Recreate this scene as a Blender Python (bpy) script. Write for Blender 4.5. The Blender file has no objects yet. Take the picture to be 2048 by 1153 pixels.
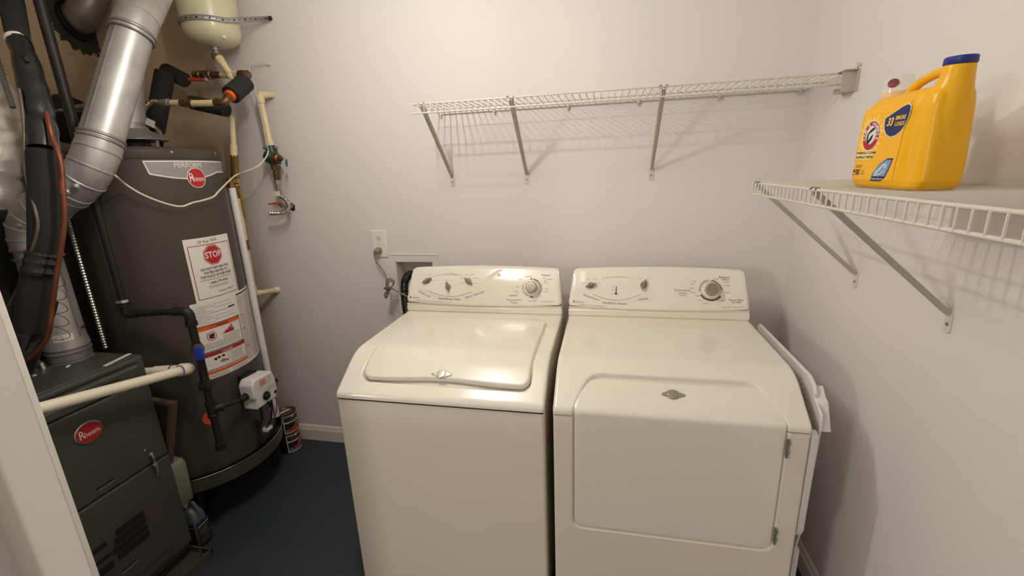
import bpy, bmesh, math, random
from mathutils import Vector, Matrix
random.seed(7)
PI = math.pi
S = bpy.context.scene
COL = S.collection

# ---------------------------------------------------------------- camera, world, lights, exposure
cd = bpy.data.cameras.new('camera'); cam = bpy.data.objects.new('camera', cd); COL.objects.link(cam)
S.camera = cam
yaw, pitch, roll = -0.2131733, -0.2610178, -0.0385034
cy_, sy_, cp_, sp_ = math.cos(yaw), math.sin(yaw), math.cos(pitch), math.sin(pitch)
fwd = Vector((sy_*cp_, cy_*cp_, sp_)); rt0 = Vector((cy_, -sy_, 0)); up0 = rt0.cross(fwd)
rt = rt0*math.cos(roll) + up0*math.sin(roll); up = -rt0*math.sin(roll) + up0*math.cos(roll)
cm = Matrix((rt, up, -fwd)).transposed().to_4x4()
cm.translation = Vector((-0.7442688, -1.9894819, 1.4847436))
cam.matrix_world = cm
cd.sensor_fit = 'HORIZONTAL'; cd.sensor_width = 36.0; cd.lens = 36.0*882.17447/2048
cd.clip_start = 0.02; cd.clip_end = 60

w = bpy.data.worlds.new('world'); S.world = w; w.use_nodes = True
w.node_tree.nodes['Background'].inputs[0].default_value = (1.0, 0.91, 0.81, 1)
w.node_tree.nodes['Background'].inputs[1].default_value = 0.62

def lamp(name, loc, power, radius, color):
    l = bpy.data.lights.new(name, 'POINT'); l.energy = power; l.shadow_soft_size = radius; l.color = color
    o = bpy.data.objects.new(name, l); COL.objects.link(o); o.location = loc
    return o
WARM = (1.0, 0.94, 0.875)
# a tall fixture with a column of small bulbs, hanging just above the frame
for k_, w_ in enumerate((0.46, 0.10, 0.08, 0.08, 0.08, 0.20)):
    lamp('bulb_light', (-1.41, -1.01+0.006*k_, 2.06+0.060*k_), 26.5*w_, 0.015, WARM)
lamp('hallway_light', (-4.0, -4.7, 1.9), 150.0, 0.30, (1.0, 0.93, 0.86))

S.view_settings.view_transform = 'Standard'; S.view_settings.look = 'None'
S.view_settings.gamma = 1.0; S.view_settings.exposure = -0.05
S.view_settings.use_curve_mapping = False

# ---------------------------------------------------------------- materials
def lin(c): return tuple(((v/255)/12.92 if v/255 <= 0.04045 else (((v/255)+0.055)/1.055)**2.4) for v in c)
MATS = {}
def M(name, rgb, rough=0.5, metal=0.0, spec=0.5, coat=0.0, noise=None, bump=None, alpha=None, trans=0.0, emit=0):
    """rgb in sRGB 0-255; noise=(scale, amount[, rgb2]); bump=(scale, strength)"""
    if name in MATS: return MATS[name]
    m = bpy.data.materials.new(name); m.use_nodes = True; nt = m.node_tree; b = nt.nodes['Principled BSDF']
    c = (*lin(rgb), 1)
    b.inputs['Base Color'].default_value = c; b.inputs['Roughness'].default_value = rough
    b.inputs['Metallic'].default_value = metal; b.inputs['Specular IOR Level'].default_value = spec
    b.inputs['Coat Weight'].default_value = coat; b.inputs['Coat Roughness'].default_value = 0.08
    b.inputs['Transmission Weight'].default_value = trans
    if alpha is not None: b.inputs['Alpha'].default_value = alpha
    if noise or bump:
        tc = nt.nodes.new('ShaderNodeTexCoord')
    if noise:
        n = nt.nodes.new('ShaderNodeTexNoise'); n.inputs['Scale'].default_value = noise[0]; n.inputs['Detail'].default_value = 5
        nt.links.new(tc.outputs['Object'], n.inputs['Vector'])
        r = nt.nodes.new('ShaderNodeValToRGB'); r.color_ramp.elements[0].position = 0.35; r.color_ramp.elements[1].position = 0.65
        c2 = lin(noise[2]) if len(noise) > 2 else tuple(min(1, v*(1-noise[1])) for v in c[:3])
        r.color_ramp.elements[0].color = (*c2, 1); r.color_ramp.elements[1].color = c
        nt.links.new(n.outputs['Fac'], r.inputs['Fac']); nt.links.new(r.outputs['Color'], b.inputs['Base Color'])
        if metal > 0.5 or rough < 0.6:
            mr = nt.nodes.new('ShaderNodeMapRange'); mr.inputs['To Min'].default_value = max(0, rough-0.08); mr.inputs['To Max'].default_value = rough+0.12
            nt.links.new(n.outputs['Fac'], mr.inputs['Value']); nt.links.new(mr.outputs['Result'], b.inputs['Roughness'])
    if bump:
        n2 = nt.nodes.new('ShaderNodeTexNoise'); n2.inputs['Scale'].default_value = bump[0]; n2.inputs['Detail'].default_value = 4
        nt.links.new(tc.outputs['Object'], n2.inputs['Vector'])
        bp = nt.nodes.new('ShaderNodeBump'); bp.inputs['Strength'].default_value = bump[1]; bp.inputs['Distance'].default_value = 0.002
        nt.links.new(n2.outputs['Fac'], bp.inputs['Height']); nt.links.new(bp.outputs['Normal'], b.inputs['Normal'])
    MATS[name] = m
    return m

WALL = M('wall_paint', (226, 221, 217), 0.52, spec=0.16, bump=(220, 0.10))
RAW = M('bare_drywall', (196, 172, 140), 0.8, noise=(3, 0.08), bump=(120, 0.1))
TRIM = M('trim_paint', (232, 226, 216), 0.35, bump=(90, 0.06))
FLOORM = M('floor_paint', (50, 60, 62), 0.5, noise=(5, 0.14), bump=(60, 0.12))
CREAM = M('cream_enamel', (234, 227, 213), 0.17, spec=0.5, coat=0.35)
CREAMB = M('cream_cabinet_enamel', (231, 221, 204), 0.34, spec=0.4, noise=(2.2, 0.04), bump=(400, 0.05))
DARKGAP = M('dark_gap', (30, 25, 18), 0.8)
KNOB = M('bronze_knob', (150, 138, 116), 0.35, metal=0.55)
KNOBF = M('brushed_knob_face', (176, 166, 148), 0.32, metal=0.8, noise=(70, 0.12))
BADGE = M('silver_badge', (182, 176, 162), 0.28, metal=0.75)
INK = M('grey_print', (92, 84, 74), 0.6)
INKL = M('light_grey_print', (150, 140, 124), 0.6)
BLACK = M('black_print', (24, 22, 20), 0.6)
RED = M('red_print', (176, 28, 34), 0.5)
MAROON = M('maroon_print', (122, 34, 34), 0.5)
ORANGE = M('orange_print', (222, 92, 26), 0.5)
NAVY = M('navy_print', (24, 38, 88), 0.5)
PAPER = M('white_paper', (226, 222, 214), 0.6)
WIRE = M('white_vinyl_wire', (212, 205, 193), 0.4)
BRACK = M('painted_bracket', (184, 176, 162), 0.4)
GALV = M('galvanised_steel', (184, 183, 180), 0.42, metal=0.6, noise=(14, 0.16), bump=(40, 0.12))
GALVD = M('dull_galvanised_steel', (150, 148, 142), 0.45, metal=0.6, noise=(12, 0.25), bump=(30, 0.15))
STEEL = M('bright_steel', (190, 186, 176), 0.25, metal=0.95)
HEATER = M('grey_heater_paint', (70, 65, 57), 0.36, spec=0.45, noise=(3, 0.06))
HEATERB = M('silver_grey_band', (150, 148, 148), 0.4, metal=0.3)
FURN = M('dark_furnace_paint', (72, 72, 66), 0.42, spec=0.4, noise=(6, 0.1), bump=(150, 0.06))
PANM = M('dull_pan_metal', (96, 93, 80), 0.5, metal=0.5, noise=(9, 0.2))
IRON = M('black_iron', (46, 40, 35), 0.5, metal=0.4, noise=(40, 0.3), bump=(150, 0.2))
FOAM = M('black_foam', (30, 28, 27), 0.85, bump=(160, 0.35))
TAPE = M('black_tape', (20, 19, 19), 0.2, spec=0.7, bump=(26, 0.9))
COPPER = M('copper_tube', (128, 72, 46), 0.4, metal=0.6, noise=(22, 0.3))
BRASS = M('brass', (150, 114, 58), 0.36, metal=0.75, noise=(50, 0.25))
BRONZE = M('old_bronze_fitting', (122, 92, 62), 0.42, metal=0.75, noise=(45, 0.3))
CPVC = M('cream_cpvc', (226, 206, 162), 0.38, noise=(14, 0.06))
PVC = M('white_pvc', (240, 230, 208), 0.3)
PURPLE = M('purple_primer', (128, 96, 168), 0.5)
TANKM = M('cream_tank_enamel', (206, 200, 168), 0.3, coat=0.2)
GREEN = M('green_enamel', (20, 66, 58), 0.4)
ORANGEP = M('orange_plastic', (240, 98, 20), 0.45)
REDH = M('red_handle', (196, 58, 34), 0.45)
BLUEH = M('blue_handle', (24, 60, 160), 0.4)
WHITEP = M('white_plastic', (226, 222, 220), 0.4)
GREYP = M('grey_cord', (132, 122, 108), 0.5)
BLACKP = M('black_plastic', (22, 21, 20), 0.4)
YELLOW = M('yellow_plastic', (240, 178, 10), 0.33, spec=0.4)
LORANGE = M('label_orange', (248, 172, 30), 0.4, noise=(9, 0.0, (246, 186, 22)))
LYEL = M('label_yellow_glow', (255, 206, 70), 0.4)
BLUEC = M('blue_cap', (28, 44, 130), 0.4)
LBLUE = M('label_pale_blue', (120, 160, 200), 0.4)
FOIL = M('foil_wrap', (222, 218, 206), 0.34, metal=0.45, bump=(18, 1.0))
CLEAR = M('clear_plastic', (240, 236, 230), 0.12, trans=0.0, alpha=0.34)

# ---------------------------------------------------------------- geometry helpers
WORLD = {}
class G:
    """collects raw geometry in world coordinates, then becomes ONE mesh object"""
    def __init__(s): s.v = []; s.f = []; s.m = []
    def add(s, vs, fs, mi=0):
        k = len(s.v); s.v += [tuple(p) for p in vs]; s.f += [tuple(i+k for i in q) for q in fs]; s.m += [mi]*len(fs); return s
    def box(s, a, b, mi=0):
        (x0,y0,z0),(x1,y1,z1) = a, b
        x0,x1 = sorted((x0,x1)); y0,y1 = sorted((y0,y1)); z0,z1 = sorted((z0,z1))
        v = [(x0,y0,z0),(x1,y0,z0),(x1,y1,z0),(x0,y1,z0),(x0,y0,z1),(x1,y0,z1),(x1,y1,z1),(x0,y1,z1)]
        return s.add(v, [(3,2,1,0),(4,5,6,7),(0,1,5,4),(1,2,6,5),(2,3,7,6),(3,0,4,7)], mi)
    def obox(s, c, ax, ay, az, mi=0):
        """oriented box: centre and three half-axis vectors"""
        c = Vector(c); ax = Vector(ax); ay = Vector(ay); az = Vector(az)
        v = [c-ax-ay-az, c+ax-ay-az, c+ax+ay-az, c-ax+ay-az, c-ax-ay+az, c+ax-ay+az, c+ax+ay+az, c-ax+ay+az]
        fs = [(3,2,1,0),(4,5,6,7),(0,1,5,4),(1,2,6,5),(2,3,7,6),(3,0,4,7)]
        if ax.cross(ay).dot(az) < 0: fs = [tuple(reversed(q)) for q in fs]
        return s.add(v, fs, mi)
    def tube(s, pts, r, n=16, mi=0, caps=True):
        pts = [Vector(p) for p in pts]; L = len(pts)
        rs = r if isinstance(r, (list, tuple)) else [r]*L
        tang = []
        for i in range(L):
            a = pts[max(0, i-1)]; b = pts[min(L-1, i+1)]
            t = (b-a)
            if t.length < 1e-9: t = tang[-1] if tang else Vector((0,0,1))
            tang.append(t.normalized())
        t0 = tang[0]; ref = Vector((0,0,1)) if abs(t0.z) < 0.9 else Vector((1,0,0))
        nrm = t0.cross(ref).normalized(); vs = []
        for i in range(L):
            t = tang[i]; nrm = (nrm - t*nrm.dot(t)).normalized(); bn = t.cross(nrm)
            for k in range(n):
                a = 2*PI*k/n; vs.append(pts[i] + (nrm*math.cos(a) + bn*math.sin(a))*rs[i])
        fs = [(i*n+k, i*n+(k+1) % n, (i+1)*n+(k+1) % n, (i+1)*n+k) for i in range(L-1) for k in range(n)]
        if caps: fs += [tuple(range(n-1, -1, -1)), tuple((L-1)*n+k for k in range(n))]
        return s.add(vs, fs, mi)
    def cyl(s, p0, p1, r0, r1=None, n=20, mi=0): return s.tube([p0, p1], [r0, r0 if r1 is None else r1], n, mi)
    def lathe(s, base, axis, prof, n=32, mi=0):
        """prof: list of (distance along axis, radius)"""
        b = Vector(base); a = Vector(axis).normalized()
        return s.tube2(b, a, prof, n, mi)
    def tube2(s, b, a, prof, n, mi):
        ref = Vector((0,0,1)) if abs(a.z) < 0.9 else Vector((1,0,0)); u = a.cross(ref).normalized(); w_ = a.cross(u)
        vs = []
        for h, r in prof:
            for k in range(n):
                t = 2*PI*k/n; vs.append(b + a*h + (u*math.cos(t) + w_*math.sin(t))*max(r, 1e-4))
        L = len(prof)
        fs = [(i*n+k, i*n+(k+1) % n, (i+1)*n+(k+1) % n, (i+1)*n+k) for i in range(L-1) for k in range(n)]
        fs += [tuple(range(n-1, -1, -1)), tuple((L-1)*n+k for k in range(n))]
        return s.add(vs, fs, mi)
    def ball(s, c, r, n=14, mi=0, sc=(1,1,1)):
        prof = [(-math.cos(PI*i/8)*r, math.sin(PI*i/8)*r) for i in range(9)]
        k = len(s.v); s.tube2(Vector((0,0,0)), Vector((0,0,1)), prof, n, mi)
        for i in range(k, len(s.v)):
            p = s.v[i]; s.v[i] = (c[0]+p[0]*sc[0], c[1]+p[1]*sc[1], c[2]+p[2]*sc[2])
        return s
    def prism(s, poly, fn, t0, t1, mi=0):
        """poly 2-D points; fn(u, v, t) -> 3-D"""
        n = len(poly); vs = [fn(u, v, t0) for u, v in poly] + [fn(u, v, t1) for u, v in poly]
        fs = [tuple(range(n-1, -1, -1)), tuple(range(n, 2*n))] + [(i, (i+1) % n, n+(i+1) % n, n+i) for i in range(n)]
        return s.add(vs, fs, mi)
    def map2(s, vs2, fs, fn, mi=0):
        return s.add([fn(u, v) for u, v in vs2], fs, mi)

def mk(name, g, mats, parent=None, smooth=35, bevel=0, seg=2):
    me = bpy.data.meshes.new(name)
    off = WORLD.get(parent.name, Vector((0,0,0))) if parent else Vector((0,0,0))
    base = off
    if parent is None and g.v:
        n_ = len(g.v); xs = [p[0] for p in g.v]; ys = [p[1] for p in g.v]; zs = [p[2] for p in g.v]
        base = Vector(((min(xs)+max(xs))/2, (min(ys)+max(ys))/2, min(zs)))
    me.from_pydata([(p[0]-base.x, p[1]-base.y, p[2]-base.z) for p in g.v], [], g.f)
    if not isinstance(mats, (list, tuple)): mats = [mats]
    for m in mats: me.materials.append(m)
    me.polygons.foreach_set('material_index', g.m)
    bm = bmesh.new(); bm.from_mesh(me); bmesh.ops.recalc_face_normals(bm, faces=bm.faces); bm.to_mesh(me); bm.free()
    if smooth:
        me.polygons.foreach_set('use_smooth', [True]*len(me.polygons))
        me.set_sharp_from_angle(angle=math.radians(smooth))
    me.update()
    o = bpy.data.objects.new(name, me); COL.objects.link(o)
    if parent: o.parent = parent
    else: o.location = base
    WORLD[o.name] = Vector(base)
    if bevel:
        b = o.modifiers.new('bevel', 'BEVEL'); b.width = bevel; b.segments = seg; b.limit_method = 'ANGLE'; b.angle_limit = math.radians(40)
        b.harden_normals = False
    return o

def tag(o, label=None, cat=None, group=None, kind=None):
    if label: o['label'] = label
    if cat: o['category'] = cat
    if group: o['group'] = group
    if kind: o['kind'] = kind
    return o
def thing(name, loc, label, cat, group=None):
    o = bpy.data.objects.new(name, None); COL.objects.link(o); o.location = loc; o.empty_display_size = 0.05
    WORLD[o.name] = Vector(loc)
    return tag(o, label, cat, group)
def dupmesh(src, name, parent, delta):
    """copy of a part (or sub-part) moved by delta"""
    c = src.copy(); c.name = name; COL.objects.link(c); c.parent = parent
    c.location = Vector(src.location) + Vector(delta)
    WORLD[c.name] = WORLD[src.name] + Vector(delta)
    return c

TXT = {}
def text2(body, size, align='CENTER', bold=0.0, shear=0.0, space=1.0):
    key = (body, size, align, bold, shear, space)
    if key in TXT: return TXT[key]
    c = bpy.data.curves.new('t', 'FONT'); c.body = body; c.size = size; c.align_x = align; c.align_y = 'CENTER'
    c.offset = bold*size; c.shear = shear; c.space_character = space; c.resolution_u = 2
    o = bpy.data.objects.new('t', c); me = o.to_mesh()
    r = ([(v.co.x, v.co.y) for v in me.vertices], [tuple(p.vertices) for p in me.polygons])
    o.to_mesh_clear(); bpy.data.objects.remove(o); bpy.data.curves.remove(c)
    TXT[key] = r
    return r
def write(g, fn, body, u, v, size, align='CENTER', mi=0, bold=0.0, shear=0.0, rot=0.0, sx=1.0, space=1.0, off=0.0006):
    vs, fs = text2(body, size, align, bold, shear, space)
    ca, sa = math.cos(rot), math.sin(rot)
    g.map2([(u + (a*sx*ca - b*sa), v + (a*sx*sa + b*ca)) for a, b in vs], fs, lambda p, q: fn(p, q, off), mi)
def patch(g, fn, u0, u1, v0, v1, mi=0, nu=8, nv=1, off=0.0003):
    vs = [(u0+(u1-u0)*i/nu, v0+(v1-v0)*j/nv) for j in range(nv+1) for i in range(nu+1)]
    fs = [(j*(nu+1)+i, j*(nu+1)+i+1, (j+1)*(nu+1)+i+1, (j+1)*(nu+1)+i) for j in range(nv) for i in range(nu)]
    g.map2(vs, fs, lambda p, q: fn(p, q, off), mi)
def polyp(g, fn, pts, mi=0, off=0.0014):
    cx = sum(p[0] for p in pts)/len(pts); cv = sum(p[1] for p in pts)/len(pts); P = []
    for (a, b), (c, d) in zip(pts, list(pts[1:])+[pts[0]]):
        k = max(1, int(math.hypot(c-a, d-b)/0.012)); P += [(a+(c-a)*i/k, b+(d-b)*i/k) for i in range(k)]
    n = len(P); R_ = max(1, min(5, int(max(math.hypot(p[0]-cx, p[1]-cv) for p in P)/0.010)))
    vs = [(cx, cv)] + [(cx+(p[0]-cx)*r/R_, cv+(p[1]-cv)*r/R_) for r in range(1, R_+1) for p in P]
    fs = [(0, i+1, (i+1) % n+1) for i in range(n)] + [((r-1)*n+1+i, r*n+1+i, r*n+1+(i+1) % n, (r-1)*n+1+(i+1) % n) for r in range(1, R_) for i in range(n)]
    g.map2(vs, fs, lambda p, q: fn(p, q, off), mi)
def disc(g, fn, u, v, ru, rv=None, mi=0, off=0.0014, n=28, a0=0, a1=2*PI):
    rv = ru if rv is None else rv
    polyp(g, fn, [(u+ru*math.cos(a0+(a1-a0)*k/n), v+rv*math.sin(a0+(a1-a0)*k/n)) for k in range(n)], mi, off)
def ring(g, fn, u, v, r0, r1, mi=0, off=0.0014, a0=0.0, a1=360.0, n=32, sv=1.0):
    vs = []
    for k in range(n+1):
        a = math.radians(a0+(a1-a0)*k/n)
        vs += [(u+r0*math.cos(a), v+r0*sv*math.sin(a)), (u+r1*math.cos(a), v+r1*sv*math.sin(a))]
    g.map2(vs, [(2*k, 2*k+1, 2*k+3, 2*k+2) for k in range(n)], lambda p, q: fn(p, q, off), mi)
def line(g, fn, pts, w_, mi=0, off=0.0014):
    for (a, b), (c, d) in zip(pts[:-1], pts[1:]):
        L = math.hypot(c-a, d-b) or 1e-6; nx, ny = -(d-b)/L*w_/2, (c-a)/L*w_/2
        g.map2([(a-nx, b-ny), (c-nx, d-ny), (c+nx, d+ny), (a+nx, b+ny)], [(0,1,2,3)], lambda p, q: fn(p, q, off), mi)
def scribble(g, fn, u0, u1, v, h, mi=0, off=0.0016, seed=0):
    """a row of small print too fine to read: short dashes of word length"""
    rnd = random.Random(seed); u = u0
    while u < u1:
        L = rnd.uniform(0.8, 3.4)*h
        if u+L > u1: break
        line(g, fn, [(u, v), (u+L, v)], h*0.55, mi, off); u += L + h*0.6
def spline(pts, per=6):
    """Catmull-Rom through the points"""
    P = [Vector(p) for p in pts]; P = [P[0]*2-P[1]] + P + [P[-1]*2-P[-2]]; out = []
    for i in range(1, len(P)-2):
        for k in range(per):
            t = k/per; a, b, c, d = P[i-1], P[i], P[i+1], P[i+2]
            out.append(0.5*((2*b) + (c-a)*t + (2*a-5*b+4*c-d)*t*t + (3*b-a-3*c+d)*t**3))
    out.append(P[-2]); return out
def arc_pipe(pts, rad, per=8):
    """poly-line with filleted corners"""
    P = [Vector(p) for p in pts]; out = [P[0]]
    for i in range(1, len(P)-1):
        a = (P[i-1]-P[i]); b = (P[i+1]-P[i]); la = min(rad, a.length*0.48); lb = min(rad, b.length*0.48)
        s_, e_ = P[i]+a.normalized()*la, P[i]+b.normalized()*lb
        for k in range(per+1):
            t = k/per; out.append(s_*(1-t)**2 + P[i]*2*t*(1-t) + e_*t*t)
    out.append(P[-1]); return out
def ribbed(pts, r, pitch, n=12, depth=0.15):
    P = [Vector(p) for p in pts]; out = []; rs = []; d = 0.0
    for a, b in zip(P[:-1], P[1:]):
        L = (b-a).length; k = max(1, int(L/(pitch/4)))
        for i in range(k): out.append(a+(b-a)*i/k)
    out.append(P[-1]); dist = 0
    for i, p in enumerate(out):
        if i: dist += (out[i]-out[i-1]).length
        rs.append(r*(1-depth*(0.5-0.5*math.cos(2*PI*dist/pitch))))
    return out, rs

# ================================================================ THE SETTING
def struct(name, g, mats, **k): return tag(mk(name, g, mats, **k), kind='structure')
XL, YF, ZC = -3.25, -2.75, 2.44
HX0, HX1, HZ0, HZ1 = -1.762, -1.567, 0.872, 1.0665       # opening of the recessed washer valve box
g = G()
for a, b in (((XL, 0, 0), (HX0, 0.12, ZC)), ((HX1, 0, 0), (0.0, 0.12, ZC)), ((HX0, 0, 0), (HX1, 0.12, HZ0)), ((HX0, 0, HZ1), (HX1, 0.12, ZC))): g.box(a, b)
nt = None
wb = struct('wall_back', g, WALL, smooth=0)
# the wall colour fades softly from pale grey to tan behind the heater (x below about -2.55)
wm = WALL.copy(); wm.name = 'wall_paint_fading_to_tan'; nt = wm.node_tree
geo = nt.nodes.new('ShaderNodeNewGeometry'); sx_ = nt.nodes.new('ShaderNodeSeparateXYZ'); nt.links.new(geo.outputs['Position'], sx_.inputs[0])
nz = nt.nodes.new('ShaderNodeTexNoise'); nz.inputs['Scale'].default_value = 3.0; nt.links.new(geo.outputs['Position'], nz.inputs['Vector'])
ad = nt.nodes.new('ShaderNodeMath'); ad.operation = 'MULTIPLY_ADD'; ad.inputs[1].default_value = 0.16; nt.links.new(nz.outputs['Fac'], ad.inputs[0]); nt.links.new(sx_.outputs['X'], ad.inputs[2])
mr = nt.nodes.new('ShaderNodeMapRange'); mr.inputs['From Min'].default_value = -2.58; mr.inputs['From Max'].default_value = -2.40; nt.links.new(ad.outputs[0], mr.inputs['Value'])
mx = nt.nodes.new('ShaderNodeMix'); mx.data_type = 'RGBA'; mx.inputs['A'].default_value = (*lin((196, 174, 144)), 1); mx.inputs['B'].default_value = (*lin((226, 221, 217)), 1)
nt.links.new(mr.outputs['Result'], mx.inputs['Factor']); nt.links.new(mx.outputs['Result'], nt.nodes['Principled BSDF'].inputs['Base Color'])
wb.data.materials[0] = wm
struct('wall_right', G().box((0, -6.5, 0), (0.12, 0.12, ZC)), WALL, smooth=0)
struct('wall_left', G().box((XL-0.12, -1.52, 0), (XL, 0.12, ZC)), RAW, smooth=0)
struct('wall_front', G().box((XL, -1.52, 0), (-2.113, -1.392, ZC)), WALL, smooth=0)
struct('floor', G().box((-7, -6.5, -0.1), (0.12, 0.12, 0)), FLOORM, smooth=0)
struct('ceiling', G().box((XL-0.12, YF, ZC), (0.12, 0.12, ZC+0.1)), M('ceiling_paint', (222, 218, 210), 0.7), smooth=0)
def base_profile(g, along):
    prof = [(0, 0), (0.013, 0), (0.013, 0.066), (0.0105, 0.0695), (0.0105, 0.073), (0.008, 0.077), (0.0075, 0.084), (0.004, 0.0905), (0, 0.0935)]
    along(g, prof)
g = G(); base_profile(g, lambda g, p: g.prism(p, lambda u, v, t: (t, -u, v), XL, 0.0)); struct('baseboard_back', g, TRIM, smooth=0)
g = G(); base_profile(g, lambda g, p: g.prism(p, lambda u, v, t: (-u, t, v), -6.0, -0.013)); struct('baseboard_right', g, TRIM, smooth=0)
g = G(); g.box((-2.117, -1.40, 0), (-1.8822, -1.3868, 2.2)); struct('trim_1', g, TRIM, bevel=0.002)

# ================================================================ WIRE SHELVES
SP = 0.0252
def lip_wire(fn, z, dep, lip, r=0.0017):
    pts = [fn(0, -0.0005+0.002, z+0.0012)] if 0 else []
    P = [(0.002, z+0.0016), (dep*0.5, z+0.0016), (dep-0.004, z+0.0016), (dep+0.0012, z+0.0002), (dep+0.0022, z-0.004), (dep+0.0022, z-lip-0.001)]
    g = G(); g.tube([fn(0, d, h) for d, h in P], r, 6); return g
def strut_parts(fn, root, z, dep, drop, wd=0.0100):
    """fn(side, depth, height): V-channel strut, wall foot with screw, hook over the front rail"""
    g = G()
    a = (dep-0.004, z-0.002); b = (0.004, z-drop+0.028)
    dx, dz = b[0]-a[0], b[1]-a[1]; L = math.hypot(dx, dz); nx, nz = dz/L, -dx/L
    if nz > 0: nx, nz = -nx, -nz
    for s_ in (-1, 1):      # two webs of the channel
        vs = []
        for (d, h), k in ((a, 1.0), (b, 0.75)):
            for t in (0, 0.0013):
                vs += [fn(s_*(wd-t)*k, d, h), fn(s_*(wd*0.55-t)*k, d+nx*0.010, h+nz*0.010)]
        g.add(vs, [(0,1,5,4), (2,6,7,3), (0,4,6,2), (1,3,7,5), (0,2,3,1), (4,5,7,6)])
    vs = []
    for (d, h), k in ((a, 1.0), (b, 0.75)):
        for t in (0, 0.0013):
            vs += [fn(-wd*0.6*k, d+nx*(0.010-t), h+nz*(0.010-t)), fn(wd*0.6*k, d+nx*(0.010-t), h+nz*(0.010-t))]
    g.add(vs, [(0,1,5,4), (2,6,7,3), (0,4,6,2), (1,3,7,5), (0,2,3,1), (4,5,7,6)])
    mk('strut', g, BRACK, root, smooth=0)
    g = G(); pl = []
    for k in range(9): an = PI*k/8; pl.append((0.0105*math.cos(an), z-drop+0.022+0.008*math.sin(an)))
    for k in range(5): an = PI+PI*k/4; pl.append((0.0105*math.cos(an), z-drop-0.017+0.005*math.sin(an)))
    g.prism(pl, lambda u, v, t: fn(u, t, v), 0.0, 0.0028)
    ft = mk('wall_foot', g, WIRE, root, smooth=0, bevel=0.0006)
    g = G(); p0 = fn(0, 0.0026, z-drop-0.002); p1 = fn(0, 0.0045, z-drop-0.002); g.cyl(p0, p1, 0.0042, 0.0034, 12)
    tag(mk('screw', g, GALVD, ft), 'dark screw head')
    g = G()
    for s_ in (-1, 1):
        g.tube([fn(s_*0.004, dep-0.012, z-0.004), fn(s_*0.006, dep-0.005, z+0.0035), fn(s_*0.009, dep+0.003, z+0.0042), fn(s_*0.014, dep+0.0045, z+0.001)], 0.0017, 6)
    tag(mk('hook', g, GALVD, root), 'grey hook over the front rail')

# back-wall shelf: fn(x offset, depth out from wall, height)
Z1, X1, DEP, LIP = 1.7398, -1.4778, 0.3004, 0.0324
sh1 = thing('wire_shelf', (-0.74, 0, Z1-0.05), 'long white wire shelf high on the back wall above the two laundry machines', 'shelf')
for nm, d, h, r, x0 in (('front_rail', DEP, Z1, 0.0031, X1), ('lower_front_rail', DEP, Z1-LIP, 0.0031, X1), ('middle_rail', 0.15, Z1-0.0025, 0.0023, X1), ('back_rail', 0.0050, Z1-0.003, 0.0034, X1)):
    mk(nm, G().cyl((x0, -d, h), (-0.012, -d, h), r, n=8), WIRE, sh1)
f1 = lambda x: (lambda s_, d, h: (x+s_, -d, h))
n1 = int((-0.014-X1)/SP); w0 = None
for i in range(n1+1):
    x = X1+0.004+SP*i
    if w0 is None: w0 = mk('cross_wire', lip_wire(f1(x), Z1, DEP, LIP), WIRE, sh1); x00 = x
    else: dupmesh(w0, 'cross_wire', sh1, (x-x00, 0, 0))
for x in (-1.4345, -1.0885, -0.5585): strut_parts(f1(x), sh1, Z1, DEP, 0.2962)
for px in (-1.4655, -1.221, -0.905, -0.622, -0.318, -0.035):
    g = G(); g.box((px-0.005, -0.014, Z1-0.012), (px+0.005, 0, Z1+0.004)); g.cyl((px, -0.001, Z1-0.016), (px, -0.011, Z1-0.016), 0.0048, 0.004, 10)
    mk('wall_clip', g, WIRE, sh1, bevel=0.001)
g = G()
g.box((-0.003, -0.356, Z1-0.062), (0, -0.262, Z1+0.003)); g.box((-0.040, -0.350, Z1+0.0005), (-0.002, -0.300, Z1+0.0035))
g.box((-0.040, -0.3385, Z1-0.060), (-0.002, -0.335, Z1+0.002)); g.box((-0.040, -0.338, Z1-0.060), (-0.002, -0.290, Z1-0.056)); g.box((-0.040, -0.293, Z1-0.060), (-0.002, -0.290, Z1-0.044))
eb = tag(mk('end_bracket', g, BRACK, sh1, smooth=0, bevel=0.0012), 'beige box-shaped end bracket on the right wall')
g = G(); g.cyl((-0.001, -0.352, Z1+0.013), (-0.012, -0.352, Z1+0.018), 0.0055, 0.003, 10); g.cyl((-0.002, -0.34, Z1+0.008), (-0.008, -0.335, Z1+0.011), 0.003, 0.002, 8)
mk('wall_anchor', g, WIRE, eb)

# right-wall shelf: fn(y offset, depth out from wall, height)
Z2, Y2 = 1.4193, -0.4832
sh2 = thing('wire_shelf', (0, -1.1, Z2-0.05), 'white wire shelf on the right wall holding the yellow detergent jug', 'shelf')
Y2E = -1.80
for nm, d, h, r in (('front_rail', DEP, Z2, 0.0034), ('lower_front_rail', DEP, Z2-LIP, 0.0034), ('middle_rail', 0.15, Z2-0.0025, 0.0023), ('back_rail', 0.0045, Z2-0.003, 0.0026)):
    mk(nm, G().cyl((-d, Y2+0.004, h), (-d, Y2E, h), r, n=10), WIRE, sh2)
f2 = lambda y: (lambda s_, d, h: (-d, y+s_, h))
w0 = None
for i in range(int((Y2-Y2E)/SP)+1):
    y = Y2-SP*i
    if w0 is None: w0 = mk('cross_wire', lip_wire(f2(y), Z2, DEP, LIP, 0.0019), WIRE, sh2); y00 = y
    else: dupmesh(w0, 'cross_wire', sh2, (0, y-y00, 0))
for y in (-0.5155, -0.8985, -1.45): strut_parts(f2(y), sh2, Z2, DEP, 0.2962, 0.0110)
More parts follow.
